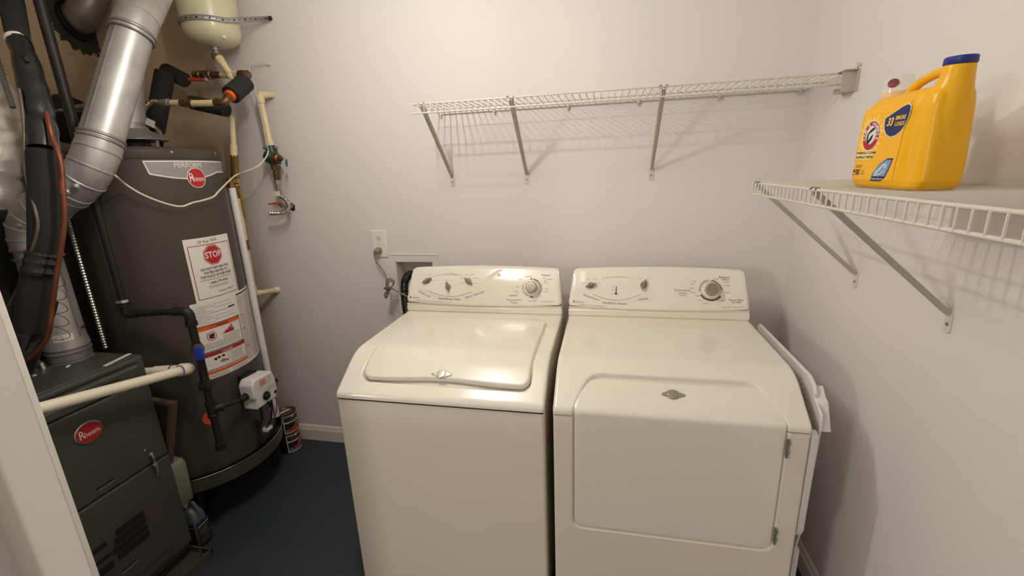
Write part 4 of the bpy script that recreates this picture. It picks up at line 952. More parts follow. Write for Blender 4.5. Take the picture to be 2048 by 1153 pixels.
# gas control valve
va = math.radians(1.0); vn = Vector((math.cos(va), math.sin(va), 0)); vt = Vector((-math.sin(va), math.cos(va), 0)); vz = Vector((0, 0, 1))
vc = Vector((HX, HY, 0))+vn*(HR+0.055)
V = lambda a, b, c: tuple(vc+vt*a*1.2+vn*b+vz*(0.507+(c-0.520)*1.36))
gv = mk('gas_valve', G().prism([(-0.052, 0.520), (0.046, 0.520), (0.060, 0.535), (0.060, 0.590), (0.048, 0.618), (-0.040, 0.622), (-0.056, 0.606), (-0.056, 0.560), (-0.046, 0.552)], lambda u, v, q: V(u, q, v), -0.030, 0.040), WHITEP, t, bevel=0.007, smooth=30)
tag(gv, 'white gas control valve with a black knob')
fv = lambda u, v, o=0: V(u, 0.0405+o, v)
g = G().lathe(V(0.0, 0.040, 0.548), vn, [(0, 0.021), (0.004, 0.020), (0.005, 0.012), (0.006, 0.0115), (0.014, 0.010), (0.0145, 0.001)], 24, 0); mk('control_knob', g, [BLACKP], gv)
g = G(); polyp(g, fv, [(-0.040, 0.585), (0.038, 0.585), (0.038, 0.612), (-0.034, 0.612)], 0, 0.0006); fr2 = [(-0.022, 0.588), (0.012, 0.588), (0.012, 0.609), (-0.022, 0.609)]; polyp(g, fv, fr2, 1, 0.0010)
for k in range(4): scribble(g, fv, 0.016, 0.036, 0.608-0.006*k, 0.0022, 2, 0.0011, seed=320+k); scribble(g, fv, -0.020, 0.010, 0.606-0.005*k, 0.0020, 3, 0.0014, seed=330+k)
for k in range(3): scribble(g, fv, 0.012, 0.052, 0.572-0.005*k, 0.0020, 2, 0.0010, seed=340+k)
disc(g, fv, 0.046, 0.541, 0.008, 0.006, 4, 0.0012); disc(g, fv, -0.002, 0.524, 0.006, 0.004, 4, 0.0012); ring(g, fv, 0.0, 0.548, 0.0225, 0.0233, 2, 0.0008)
mk('valve_printing', g, [PAPER, M('pale_red_print', (226, 160, 150), 0.6), INK, RED, BLACK], gv, smooth=0)
g = G(); g.cyl(V(-0.055, 0.0, 0.57), V(-0.085, 0.0, 0.57), 0.017, 0.015, 14); g.cyl(V(0.060, 0.0, 0.560), V(0.080, 0, 0.560), 0.018, 0.016, 14); g.cyl(V(0.080, 0, 0.560), V(0.098, 0, 0.560), 0.013, 0.012, 8); g.box(V(-0.03, -0.06, 0.60), V(0.03, -0.02, 0.625)); mk('valve_ports', g, IRON, gv)
g = G(); g.tube(spline([V(0.020, 0.02, 0.522), V(0.026, 0.022, 0.49), V(0.018, 0.020, 0.45), V(0.0, 0.0, 0.42)], 6), 0.005, 8); g.tube(spline([V(0.038, 0.02, 0.524), V(0.034, 0.02, 0.48), V(0.040, 0.01, 0.43)], 6), 0.0035, 8); g.tube(spline([V(-0.01, 0.01, 0.520), V(-0.016, 0.012, 0.47), V(-0.03, -0.01, 0.43)], 6), 0.006, 8); mk('burner_tube', g, BLACKP, gv)
g = G(); g.tube(spline([V(0.050, 0.02, 0.535), V(0.058, 0.025, 0.50), V(0.050, 0.02, 0.46), V(0.030, 0.01, 0.425)], 6), 0.0022, 6); tag(mk('thin_wire', g, BRONZE, gv), 'thin brown wire')
g = G(); g.box(V(0.022, 0.018, 0.450), V(0.030, 0.024, 0.490)); g.obox(V(0.010, 0.0, 0.418), vt*0.018, vn*0.012, vz*0.008); tag(mk('wire_tag', g, PAPER, gv), 'small white wire tags')
g = G()      # burner access cover, bulging from the jacket
arc = [math.radians(4+42*k/20) for k in range(21)]
vs = []
for a in arc:
    for rr, z in ((HR, 0.275), (HR+0.012, 0.28), (HR+0.012, 0.405), (HR, 0.412)): vs.append((HX+math.cos(a)*rr, HY+math.sin(a)*rr, z))
g.add(vs, [(k*4+j, k*4+4+j, k*4+5+j, k*4+1+j) for k in range(20) for j in range(3)]+[(0, 1, 2, 3), (80, 83, 82, 81)]); mk('burner_cover', g, HEATER, t, smooth=30)
# draft hood and vent
g = G(); g.lathe((HX, HY, 1.655), (0, 0, 1), [(0, 0.120), (0.002, 0.120), (0.010, 0.112), (0.040, 0.066), (0.044, 0.062), (0.052, 0.062), (0.052, 0.001)], 40); mk('draft_hood', g, GALVD, t)
for k in range(4):
    a = math.radians(-75+90*k); g = G(); c = Vector((HX+math.cos(a)*0.095, HY+math.sin(a)*0.095, 1.64)); g.obox(c, (-math.sin(a)*0.008, math.cos(a)*0.008, 0), (math.cos(a)*0.0015, math.sin(a)*0.0015, 0), (0, 0, 0.024)); mk('hood_leg', g, STEEL, t)
mk('hood_opening', G().lathe((HX, HY, 1.616), (0, 0, 1), [(0, 0.055), (0.03, 0.055)], 24), BLACKP, t)

t = thing('heater_vent_pipe', (HX, HY, 1.70), 'narrow galvanised vent pipe rising from the water heater behind the big duct', 'vent pipe')
g = G(); g.cyl((HX, HY, 1.700), (-2.6584, -0.3521, 2.0170), 0.0500, n=32); mk('pipe', g, GALV, t)
g = G(); g.lathe((HX, HY, 1.703), (0, 0, 1), [(0, 0.055), (0.006, 0.056), (0.012, 0.054), (0.02, 0.0535)], 32); mk('collar', g, GALVD, t)

# pan and stand under the heater
t = thing('drain_pan', (HX, HY, 0.215), 'round metal drain pan under the water heater', 'pan')
g = G(); RP = 0.328
prof = [(0.0, RP-0.012), (0.002, RP-0.006), (0.062, RP), (0.066, RP+0.003), (0.068, RP+0.001), (0.066, RP-0.003), (0.060, RP-0.005), (0.005, RP-0.012), (0.004, 0.001)]
n_ = 96; vs = []
for h, r_ in prof:
    for k in range(n_): vs.append((HX+math.cos(2*PI*k/n_)*r_, HY+math.sin(2*PI*k/n_)*r_, 0.215+h))
g.add(vs, [(i*n_+k, i*n_+(k+1) % n_, (i+1)*n_+(k+1) % n_, (i+1)*n_+k) for i in range(len(prof)-1) for k in range(n_)]+[tuple(range(n_))])
mk('pan_wall', g, PANM, t, smooth=30)
g = G(); vs = []
for k in range(97):
    a = 2*PI*k/96; vs.append((HX+math.cos(a)*(RP+0.002), HY+math.sin(a)*(RP+0.002), 0.2832))
g.tube(vs, 0.0022, 6, caps=False); tag(mk('rolled_rim', g, STEEL, t), 'bright rolled rim')
mk('pan_support', G().lathe((HX, HY, 0.220), (0, 0, 1), [(0, 0.26), (0.041, 0.26)], 40), DARKGAP, t)
t = thing('heater_stand', (HX, HY, 0), 'black steel stand with round legs holding the heater pan off the floor', 'stand')
g = G(); g.lathe((HX, HY, 0.190), (0, 0, 1), [(0, 0.27), (0.024, 0.27)], 48); mk('platform', g, IRON, t)
for x, y in ((-2.462, -0.250), (-2.462, -0.690), (-2.80, -0.250), (-2.80, -0.690)): mk('leg', G().cyl((x, y, 0), (x, y, 0.192), 0.017, n=14), BLACKP, t)
mk('cross_brace', G().cyl((-2.462, -0.250, 0.03), (-2.462, -0.69, 0.19), 0.004, n=8), IRON, t)
mk('cross_brace', G().cyl((-2.462, -0.250, 0.06), (-2.80, -0.25, 0.17), 0.004, n=8), IRON, t)

# ================================================================ GAS PIPE (black iron)
t = thing('gas_pipe', (-2.24, -0.72, 0.5), 'black iron gas pipe crossing in front of the water heater with a blue valve', 'gas pipe')
GA = (-2.455, -0.775, 1.028); GB = (-2.236, -0.722, 1.030)
def run(name, a, b, r=0.0135, mat=IRON, **k): return mk(name, G().cyl(a, b, r, n=16), mat, t)
run('vertical_run', (GA[0], GA[1], 1.05), (GA[0], GA[1], 1.62), 0.0118); run('vertical_run', (GA[0], GA[1], 1.62), (GA[0], GA[1], 2.38), 0.0150)
run('horizontal_run', GA, GB, 0.0115)
g = G(); g.tube(arc_pipe([(GB[0]-0.050, GB[1]-0.012, GB[2]), GB, (GB[0], GB[1], GB[2]-0.05)], 0.035), 0.0175, 16); g.lathe((GB[0], GB[1], GB[2]-0.058), (0, 0, 1), [(0, 0.0195), (0.016, 0.0195)], 18); mk('elbow', g, IRON, t)
g = G(); g.tube(arc_pipe([(GA[0], GA[1], GA[2]+0.035), GA, (GA[0]+0.04, GA[1]+0.01, GA[2])], 0.03), 0.0165, 16); g.lathe((GA[0], GA[1], GA[2]+0.030), (0, 0, 1), [(0, 0.022), (0.012, 0.022)], 8); mk('elbow', g, IRON, t)
g = G(); g.lathe((GA[0], GA[1], GA[2]+0.046), (0, 0, 1), [(0, 0.021), (0.010, 0.019)], 14); tag(mk('union_ring', g, STEEL, t), 'dull silver union ring')
run('drop_upper', (GB[0], GB[1], 1.0), (GB[0], GB[1], 0.895))
g = G(); g.lathe((GB[0], GB[1], 0.858), (0, 0, 1), [(0, 0.017), (0.008, 0.020), (0.02, 0.022), (0.03, 0.020), (0.044, 0.016)], 12); sv = mk('shutoff_valve', g, BRONZE, t)
g = G(); g.obox((GB[0]+0.026, GB[1]-0.020, 0.872), (0.013, 0.006, 0.0), (0.003, -0.008, 0), (0, 0, 0.026)); g.ball((GB[0]+0.02, GB[1]-0.016, 0.878), 0.010); tag(mk('valve_handle', g, BLUEH, sv, bevel=0.004), 'blue valve handle')
run('drop_middle', (GB[0], GB[1], 0.865), (GB[0], GB[1], 0.745), 0.0145)
g = G(); g.lathe((GB[0], GB[1], 0.712), (0, 0, 1), [(0, 0.018), (0.006, 0.026), (0.020, 0.027), (0.022, 0.021), (0.036, 0.019), (0.038, 0.016)], 8); mk('union_nut', g, IRON, t)
run('drop_lower', (GB[0], GB[1], 0.72), (GB[0], GB[1], 0.47))
g = G(); g.lathe((GB[0], GB[1], 0.595), (0, 0, 1), [(0, 0.0195), (0.010, 0.0195), (0.012, 0.0175), (0.052, 0.0175), (0.054, 0.0195), (0.064, 0.0195)], 18); g.cyl((GB[0], GB[1], 0.627), (GB[0]+0.025, GB[1]+0.030, 0.625), 0.0165, n=14); mk('tee', g, IRON, t)
g = G(); g.lathe((GB[0], GB[1], 0.445), (0, 0, 1), [(0, 0.012), (0.004, 0.019), (0.020, 0.0195), (0.032, 0.0195), (0.034, 0.0145)], 16); mk('end_cap', g, IRON, t)
pv = V(-0.085, 0.0, 0.57); mk('branch_run', G().tube([(GB[0]+0.015, GB[1]+0.018, 0.626), tuple(pv)], 0.0100, 12), IRON, t)

# ================================================================ FURNACE
FX, FY0, FY1, FZ0, FZT = -2.37, -1.268, -0.8195, 0.045, 0.893
t = thing('furnace', (-2.72, -1.04, 0), 'dark grey furnace cabinet with a red oval emblem at lower left', 'furnace')
g = G(); g.box((-3.08, FY0, FZ0), (FX-0.020, FY1, FZT)); mk('cabinet', g, FURN, t, bevel=0.004)
Ff = lambda u, v, o=0: (FX+o, u, v)     # front face: u = y, v = z
def panel_relief(name, y0, y1, z0, z1, grooves):
    ys = grid_lines(y0, y1, 0.02, [(y0+0.004, 0.004), (y1-0.004, 0.004)]+[(e, 0.006) for gr in grooves for e in (gr[0], gr[1])]); zs = grid_lines(z0, z1, 0.02, [(z0+0.004, 0.004), (z1-0.004, 0.004)]+[(e, 0.006) for gr in grooves for e in (gr[2], gr[3])])
    g = G(); W_ = len(ys)
    for z in zs:
        for y in ys:
            e = min(y-y0, y1-y, z-z0, z1-z); R = 0.008; h = 0 if e >= R else -(R-math.sqrt(max(0, R*R-(R-e)**2)))
            for a, b, c, d, dep, rr in grooves: h -= dep*sst(-sd_rrect(y, z, a, b, c, d, rr)/0.006)
            g.v.append((FX+h, y, z))
    g.f = [(j*W_+i, j*W_+i+1, (j+1)*W_+i+1, (j+1)*W_+i) for j in range(len(zs)-1) for i in range(W_-1)]; g.m = [0]*len(g.f)
    nz = len(zs); loop = [(0, i) for i in range(W_-1)]+[(j, W_-1) for j in range(nz-1)]+[(nz-1, i) for i in range(W_-1, 0, -1)]+[(j, 0) for j in range(nz-1, 0, -1)]
    k = len(g.v); L = len(loop)
    for j, i in loop: p = g.v[j*W_+i]; g.v.append((FX-0.020, p[1], p[2]))
    for q in range(L): a = loop[q]; b = loop[(q+1) % L]; g.f.append((a[0]*W_+a[1], b[0]*W_+b[1], k+(q+1) % L, k+q)); g.m.append(0)
    return mk(name, g, FURN, t, smooth=50)
tp = panel_relief('header_panel', FY0+0.002, FY1, 0.800, FZT-0.002, [(FY0-0.2, FY1-0.022, 0.856, 0.876, 0.005, 0.009), (FY0-0.2, FY1-0.090, 0.826, 0.844, 0.006, 0.009)])
up = panel_relief('upper_door', FY0+0.002, FY1-0.001, 0.485, 0.797, [(-1.068, -1.008, 0.508, 0.521, 0.006, 0.006)])
lo = panel_relief('lower_door', FY0+0.002, FY1-0.001, 0.075, 0.481, [(FY0-0.2, FY1-0.075, 0.000, 0.125, 0.005, 0.03), (-1.073, -1.013, 0.174, 0.187, 0.006, 0.006)])
for d, z, y in ((up, 0.5145, -1.038), (lo, 0.1805, -1.043)):
    g = G(); g.box((FX-0.0055, y-0.027, z-0.0050), (FX-0.004, y+0.027, z+0.0050)); tag(mk('finger_slot', g, DARKGAP, d, smooth=0), 'dark recessed finger slot')
# emblem: raised oval
g = G(); vs = []
for h, s_ in ((0, 1.0), (0.004, 1.0), (0.006, 0.93)):
    for k in range(40): a = 2*PI*k/40; vs.append(Ff(-1.0405+0.0415*s_*math.cos(a), 0.718+0.0360*s_*math.sin(a), h))
g.add(vs, [(l*40+k, l*40+(k+1) % 40, (l+1)*40+(k+1) % 40, (l+1)*40+k) for l in range(2) for k in range(40)]+[tuple(80+k for k in range(40))]); eo = tag(mk('emblem', g, STEEL, up, smooth=30), 'chrome rimmed red oval emblem')
g = G(); fe = lambda u, v, o=0: Ff(u, v, 0.0062+o); disc(g, fe, -1.0405, 0.718, 0.0365, 0.0310, 0, 0.0003, 36); write(g, fe, 'R', -1.0630, 0.718, 0.0400, mi=1, off=0.0009, sx=0.72); write(g, fe, 'heem', -1.0335, 0.7145, 0.0270, mi=1, off=0.0009, sx=0.78)
e2 = bpy.data.meshes  # keep the print at the second level of the door
tag(mk('emblem_print', g, [RED, PAPER], up, smooth=0), 'red emblem print')
# grille: dark openings between louvre bars, at left of the lower door
g = G(); y0, y1, z0, z1 = -1.235, -0.945, 0.215, 0.372
g.box((FX-0.0165, y0, z0), (FX-0.015, y1, z1)); 
lv = mk('grille_opening', g, DARKGAP, t, smooth=0)
g = G()
def dark(y0, y1, z0, z1): polyp(g, Ff, [(y0+0.004, z0), (y1-0.004, z0), (y1, z0+0.004), (y1, z1-0.004), (y1-0.004, z1), (y0+0.004, z1), (y0, z1-0.004), (y0, z0+0.004)], 0, 0.0006)
for k in range(4): dark(-1.055-0.012*k*(1 if k < 3 else 0.4), -0.957, 0.343-0.0290*k-0.0265, 0.343-0.0290*k)
dark(-1.235, -1.085, 0.312, 0.332); dark(-1.235, -1.085, 0.222, 0.252); dark(-1.16, -1.08, 0.268, 0.284)
tag(mk('louvre_slot', g, BLACK, lo, smooth=0), 'row of dark louvre slots'); g = G()
polyp(g, Ff, [(-0.945, 0.255), (-0.912, 0.255), (-0.910, 0.338), (-0.925, 0.346), (-0.948, 0.335)], 0, 0.0005); tag(mk('rating_sticker', g, M('faded_sticker', (74, 66, 58), 0.6), lo, smooth=0), 'faded brown sticker')
g = G(); g.tube(spline([Ff(-0.884, 0.525, 0.004), Ff(-0.886, 0.512, 0.014), Ff(-0.884, 0.495, 0.010), Ff(-0.882, 0.478, 0.012), Ff(-0.884, 0.455, 0.012), Ff(-0.883, 0.430, 0.004)], 5), 0.0045, 10); g.ball(Ff(-0.884, 0.524, 0.004), 0.008); g.ball(Ff(-0.884, 0.480, 0.008), 0.0085); mk('door_latch', g, GALVD, t)
g = G().ball(Ff(-0.896, 0.548, 0.001), 0.006, sc=(0.4, 1, 0.7)); mk('screw', g, STEEL, t)
# top details: screws, sticker, wire clamp
g = G(); g.obox((-2.440, -0.865, FZT+0.0006), (0.020, 0.055*0, 0), (0.0, 0.045, 0), (0, 0, 0.0006)); g.v = [(p[0]-0.010*((p[1]+0.865)/0.045), p[1], p[2]) for p in g.v]
g = G(); g.obox((-2.412, -0.872, FZT+0.0006), (0.0075, 0.0, 0), (-0.012, 0.052, 0), (0, 0, 0.0006)); tag(mk('paper_strip', g, PAPER, t, smooth=0), 'thin pale paper strip on top')
g = G(); bx, by = -2.618, -0.968
for s_ in (-1, 1): g.box((bx+s_*0.012-0.010, by-0.014, FZT), (bx+s_*0.030, by+0.014, FZT+0.0018)); 
g.tube([(bx-0.018, by, FZT+0.001), (bx-0.015, by, FZT+0.018), (bx, by, FZT+0.024), (bx+0.015, by, FZT+0.018), (bx+0.018, by, FZT+0.001)], 0.0085, 8); g.v = [(p[0]*1.0, by+(p[1]-by)*1.0, p[2]) for p in g.v]
cl = mk('conduit_clamp', g, STEEL, t); tag(cl, 'bright metal strap clamp on top')
for k, (dx, dy) in enumerate(((0.085, 0.028), (0.092, 0.020), (0.058, -0.050), (0.045, -0.062))): mk('screw', G().ball((bx+dx, by+dy, FZT+0.002), 0.006, sc=(0.8, 1, 0.4)), PAPER, t)
g = G(); g.box((-3.05, FY0+0.02, 0.005), (FX-0.03, FY1-0.01, FZ0)); mk('plinth', g, DARKGAP, t, smooth=0)

t = thing('base_tray', (-2.42, -0.95, 0), 'dull green-grey sheet metal tray on the floor under the furnace', 'tray')
g = G()
for a, b in (((-2.95, -1.30, 0.001), (-2.305, -0.806, 0.005)), ((-2.309, -1.30, 0.001), (-2.303, -0.806, 0.030)), ((-2.95, -0.812, 0.001), (-2.303, -0.806, 0.030))): g.box(a, b)
tray = mk('tray_body', g, PANM, t, bevel=0.001)
g = G(); g.obox((-2.330, -0.835, 0.020), (0.024, -0.024, 0.0), (0.0009, 0.0009, 0), (0, 0, 0.016)); mk('corner_fold', g, PANM, t)

# ================================================================ FURNACE VENT DUCT
t = thing('furnace_vent_duct', (-2.602, -0.885, FZT), 'large galvanised duct rising from the furnace with two elbows toward the ceiling', 'duct')
VX, VY = -2.602, -0.885
g = G(); g.lathe((VX, VY, FZT), (0, 0, 1), [(0, 0.062), (0.002, 0.0578), (0.005, 0.0578), (0.007, 0.060), (0.030, 0.060), (0.033, 0.063), (0.036, 0.063), (0.040, 0.058), (0.062, 0.058)], 40); mk('starting_collar', g, GALVD, t)
mk('lower_pipe', G().tube([(VX, VY, FZT+0.05), (VX, VY, FZT+0.088), (VX, VY, 1.325)], [0.062, 0.0578, 0.0560], 40), GALV, t)
sa_ = math.radians(12); g = G(); g.obox((VX+math.cos(sa_)*0.0565, VY+math.sin(sa_)*0.0565, 1.13), (-0.004*math.sin(sa_), 0.004*math.cos(sa_), 0), (0.0018*math.cos(sa_), 0.0018*math.sin(sa_), 0), (0, 0, 0.20)); tag(mk('pipe_seam', g, GALVD, t), 'folded lengthwise seam')
g = G()
def lbl(u, v, o=0): a = math.radians(-42)+u/0.0582; return (VX+math.cos(a)*(0.0588+o), VY+math.sin(a)*(0.0588+o), v)
patch(g, lbl, -0.018, 0.034, 0.974, 0.998, 0, nu=8)
for k in range(4): scribble(g, lbl, -0.014, 0.012, 0.994-0.005*k, 0.003, 1, 0.0008, seed=400+k)
tag(mk('pipe_label', g, [PAPER, INK], t, smooth=0), 'small white printed label')
mk('drive_cleat', G().obox((VX+0.050, VY+0.028, 1.006), (-0.005, 0.009, 0), (0.004, 0.002, 0), (0, 0, 0.004)), STEEL, t)
E1 = Vector((VX, VY, 1.385)); E2 = Vector((-2.3687, -0.8283, 1.5176)); E3 = Vector((-2.3166, -0.6147, 1.9868)); E4 = Vector((-2.3642, -0.4589, 2.1682))
def elbow(name, pts, r, n=36):
    """gored elbow: short straight rings with raised beads between them"""
    P = [Vector(p) for p in pts]; PP, RR = [], []
    for i in range(len(P)):
        PP.append(P[i]); RR.append(r)
    g = G(); g.tube(PP, RR, n); 
    for i in range(1, len(P)-1):
        a = P[i]; d = ((P[i+1]-P[i]).normalized()+(P[i]-P[i-1]).normalized()).normalized(); g.tube([a-d*0.004, a-d*0.002, a+d*0.002, a+d*0.004], [r*1.00, r*1.035, r*1.035, r*1.00], n, caps=False)
    return mk(name, g, GALV, t, smooth=28)
d12 = (E2-E1).normalized(); d23 = (E3-E2).normalized(); RD = 0.0573
def gore(a, c, b, k=3):      # points of an elbow from a via corner c to b
    a, c, b = Vector(a), Vector(c), Vector(b); return [a*(1-q)**2+c*2*q*(1-q)+b*q*q for q in [i/k for i in range(k+1)]]
el1 = elbow('lower_elbow', [Vector((VX, VY, 1.290))]+gore((VX, VY, 1.325), E1, E1+d12*0.075)+[E1+d12*0.105], 0.0604)
el2 = elbow('upper_elbow', [E2-d12*0.110]+gore(E2-d12*0.075, E2, E2+d23*0.085)+[E2+d23*0.13], 0.0604)
g = G(); g.tube([E1+d12*0.095, E2-d12*0.095], 0.0582, 36); mk('short_pipe', g, GALV, t)
for nm, c, d in (('bead', E2-d12*0.096, d12), ('bead', E2+d23*0.118, d23), ('bead', E2+d23*0.132, d23), ('bead', E1+d12*0.10, d12), ('bead', Vector((VX, VY, 1.292)), Vector((0, 0, 1))), ('bead', Vector((VX, VY, 1.262)), Vector((0, 0, 1)))):
    g = G(); g.tube([c-d*0.005, c-d*0.0025, c+d*0.0025, c+d*0.005], [0.0608, 0.0634, 0.0634, 0.0608], 36, caps=False); mk(nm, g, GALVD, t)
mk('long_pipe', G().tube([E2+d23*0.11, E3], [0.0582, 0.0573], 44), GALV, t, smooth=40)
side = d23.cross(Vector((0.6, -0.8, 0))).normalized(); sn = (Vector(cam.matrix_world.translation)-(E2+E3)/2).normalized(); sn = (sn-d23*sn.dot(d23)).normalized(); lf = d23.cross(sn).normalized()
if lf.dot(rt) > 0: lf = -lf
sd_ = (sn*0.62+lf*0.78).normalized(); tg = d23.cross(sd_)
g = G(); g.obox((E2+d23*0.12+E3)/2+sd_*0.0578, tg*0.004, sd_*0.0016, d23*((E3-E2).length/2-0.07)); tag(mk('pipe_seam', g, GALVD, t), 'folded lengthwise seam')
d34 = (E4-E3).normalized()
elbow('top_elbow', [E3-d23*0.02, E3, E3+(d23+d34).normalized()*0.05, E3+(d23+d34).normalized()*0.05+d34*0.06, E3+(d23+d34).normalized()*0.05+d34*0.20], 0.0617)
for c, d in ((E3-d23*0.004, d23), (E3-d23*0.018, d23)):
    g = G(); g.tube([c-d*0.004, c-d*0.002, c+d*0.002, c+d*0.004], [0.0613, 0.0652, 0.0652, 0.0613], 36, caps=False); mk('bead', g, GALVD, t)
# dimples punched where the crimps are locked
for c, d_ in ((E2-d12*0.02, 0.3), (E2-d12*0.055, -0.35), (E1+d12*0.02, 0.1)):
    nrm = ((Vector(cam.matrix_world.translation)-c).normalized()*0.8+lf*d_*0.3+Vector((0, 0, -0.35*d_))); nrm = (nrm-d12*nrm.dot(d12)).normalized(); g = G().ball(tuple(c+nrm*0.0595), 0.0095, sc=(1, 1, 1)); mk('dimple', g, GALV, t)

# upper duct stub coming through a rough hole in the drywall, top left
t = thing('duct_stub', (-3.2, -0.1, 2.2), 'short shiny duct stub at a torn drywall hole, top left corner', 'duct')
g = G(); g.tube(arc_pipe([(-3.2600, -0.0733, 2.2573), (-3.1600, -0.1013, 2.2694), (-3.1000, -0.0117, 2.4750)], 0.10), 0.066, 36); mk('pipe', g, GALVD, t)
g = G(); c = Vector((-3.2450, -0.0847, 2.2527)); g.lathe(c, (0.85, 0.25, 0.2), [(0, 0.090), (0.010, 0.090), (0.011, 0.066)], 40); tag(mk('collar', g, BLACKP, t), 'black collar ring')
g = G(); rnd = random.Random(5); cc = Vector((-3.2500, -0.0827, 2.2474)); pts = []
for k in range(44):
    a = 2*PI*k/44; r_ = 0.150*(1+rnd.uniform(-0.10, 0.10)+0.18*math.cos(a*2+0.6)); pts.append((cc.y+r_*math.cos(a)*0.75, cc.z+r_*math.sin(a)))
g.prism(pts, lambda u, v, q: (q, u, v), XL+0.001, XL+0.004); tag(mk('torn_hole', g, M('hole_dark_green', (58, 58, 48), 0.8, noise=(18, 0.5)), t, smooth=0), 'dark ragged hole edge')
g = G()
for k in range(26):
    a = math.radians(190+150*k/25); r_ = 0.165+rnd.uniform(-0.02, 0.015); p = (XL+0.006, cc.y+r_*math.cos(a)*0.75, cc.z+r_*math.sin(a)); g.obox(p, (0.002, 0, 0), (0, 0.009*math.sin(a), 0.009*math.cos(a)), (0, 0.002, 0.002))
tag(mk('torn_edge', g, RAW, t, smooth=0), 'torn paper edge')

# ================================================================ EXPANSION TANK AND UPPER PLUMBING
TX, TY = -2.392, -0.175
TX, TY, TZ = (-2.4198, -0.1640, 2.0512)
t = thing('expansion_tank', (TX, TY, TZ), 'cream expansion tank strapped high on the back wall, top left', 'tank')
g = G(); g.lathe((TX, TY, TZ), (0, 0, 1), [(0, 0.02), (0.002, 0.05), (0.012, 0.082), (0.028, 0.101), (0.052, 0.110), (0.09, 0.112), (0.1660, 0.112), (0.1665, 0.1135), (0.170, 0.1135), (0.1705, 0.112), (0.34, 0.112)], 48); mk('tank_shell', g, TANKM, t, smooth=30)
mk('stem', G().lathe((TX, TY, TZ-0.030), (0, 0, 1), [(0, 0.012), (0.012, 0.012), (0.014, 0.0165), (0.026, 0.0165), (0.034, 0.016)], 16), GALVD, t)
mk('paint_chip', G().ball((TX+0.085, TY-0.035, TZ+0.022), 0.009, sc=(1, 1, 0.8)), PAPER, t)
t = thing('pipe_strap', (TX, TY, TZ+0.09), 'perforated metal strap holding the cream tank to the wall', 'strap')
zs_ = TZ+0.082; P = [Vector((-2.2464, -0.0040, 2.1841))]
for k in range(25):
    a = math.radians(-18-139*k/24); P.append(Vector((TX+math.cos(a)*0.1145, TY+math.sin(a)*0.1145, zs_)))
P = [Vector((-2.245, -0.004, 2.190))]+P[1:]+[Vector((TX-0.19, -0.004, zs_-0.005))]
g = G(); hw = 0.0105
for i, p in enumerate(P): g.v += [(p.x, p.y, p.z-hw), (p.x, p.y, p.z+hw)]
g.f = [(2*i, 2*i+2, 2*i+3, 2*i+1) for i in range(len(P)-1)]; g.m = [0]*len(g.f); so = mk('strap_band', g, GALV, t); sol = so.modifiers.new('solid', 'SOLIDIFY'); sol.thickness = 0.0012
g = G(); d = 0; acc = []
for a, b in zip(P[:-1], P[1:]):
    L = (b-a).length; n_ = max(1, int(L/0.012))
    for k in range(n_): acc.append((a+(b-a)*(k/n_), (b-a).normalized()))
for k, (p, dr) in enumerate(acc[::1]):
    if k % 2: continue
    nn = Vector((dr.y, -dr.x, 0)).normalized()
    out = (p-Vector((TX, TY, p.z))).normalized()
    if nn.dot(out) < 0: nn = -nn
    r_ = 0.0036 if (k//2) % 2 else 0.0022; g.cyl(p+nn*0.0006, p+nn*0.0016, r_, n=10)
tag(mk('strap_holes', g, BLACK, t, smooth=0), 'row of punched holes')
g = G(); q_ = Vector((-2.245, -0.006, 2.190)); g.ball(tuple(q_), 0.010, sc=(1, 0.6, 1)); g.cyl((q_.x, -0.001, q_.z), (q_.x, -0.014, q_.z), 0.007, n=6); mk('wall_screw', g, IRON, t)

t = thing('cold_water_manifold', (-2.4114, -0.1610, 1.9393), 'bronze and cream pipe fittings with a red handled valve below the cream tank', 'pipe fittings')
D0 = 1.95
top = Vector((TX, TY, TZ-0.03)); tee = Vector((-2.3557, -0.1730, 1.9289))
mk('adapter', G().lathe(top-Vector((0, 0, 0.018)), (0, 0, 1), [(0, 0.018), (0.004, 0.0195), (0.020, 0.0195), (0.022, 0.0165)], 8), BRASS, t)
dn = (tee-top).normalized(); p = top+dn*0.018
mk('riser', G().tube([p, p+dn*0.020, p+dn*0.021, p+dn*0.04, p+dn*0.041, tee], [0.0175, 0.0175, 0.0150, 0.0150, 0.0135, 0.0130], 18), CPVC, t)
lt = Vector((-2.4285, -0.1423, 1.9439)); rtp = Vector((-2.3010, -0.1823, 1.9291)); g = G(); g.cyl(lt, rtp, 0.0155, n=16); g.ball(tuple(tee), 0.018); mk('tee', g, CPVC, t)
bv0 = Vector((-2.6037, -0.1115, 1.9626)); g = G(); bd_ = (lt-bv0).normalized(); Lb = (lt-bv0).length
g.lathe(bv0, bd_, [(0, 0.017), (0.010, 0.017), (0.011, 0.0125), (0.026, 0.013), (0.030, 0.018), (0.040, 0.018), (0.043, 0.0135), (0.050, 0.0150), (0.058, 0.0195), (0.076, 0.0195), (0.084, 0.0150), (0.090, 0.016), (0.094, 0.020), (0.110, 0.020), (0.113, 0.0145), (Lb, 0.014)], 14); bvv = mk('ball_valve', g, BRONZE, t)
vm = bv0+bd_*0.066; hA = Vector((-2.4825, -0.1815, 1.9206)); hB = Vector((-2.5700, -0.1823, 1.9290)); g = G(); g.tube([hA, hA*0.6+hB*0.4, hB], [0.0060, 0.0075, 0.0080], 8); tag(mk('valve_handle', g, REDH, bvv), 'red lever handle')
g = G(); g.cyl(vm, hA, 0.006, n=8); g.ball(tuple(hA), 0.011); mk('handle_stem', g, GALVD, bvv)
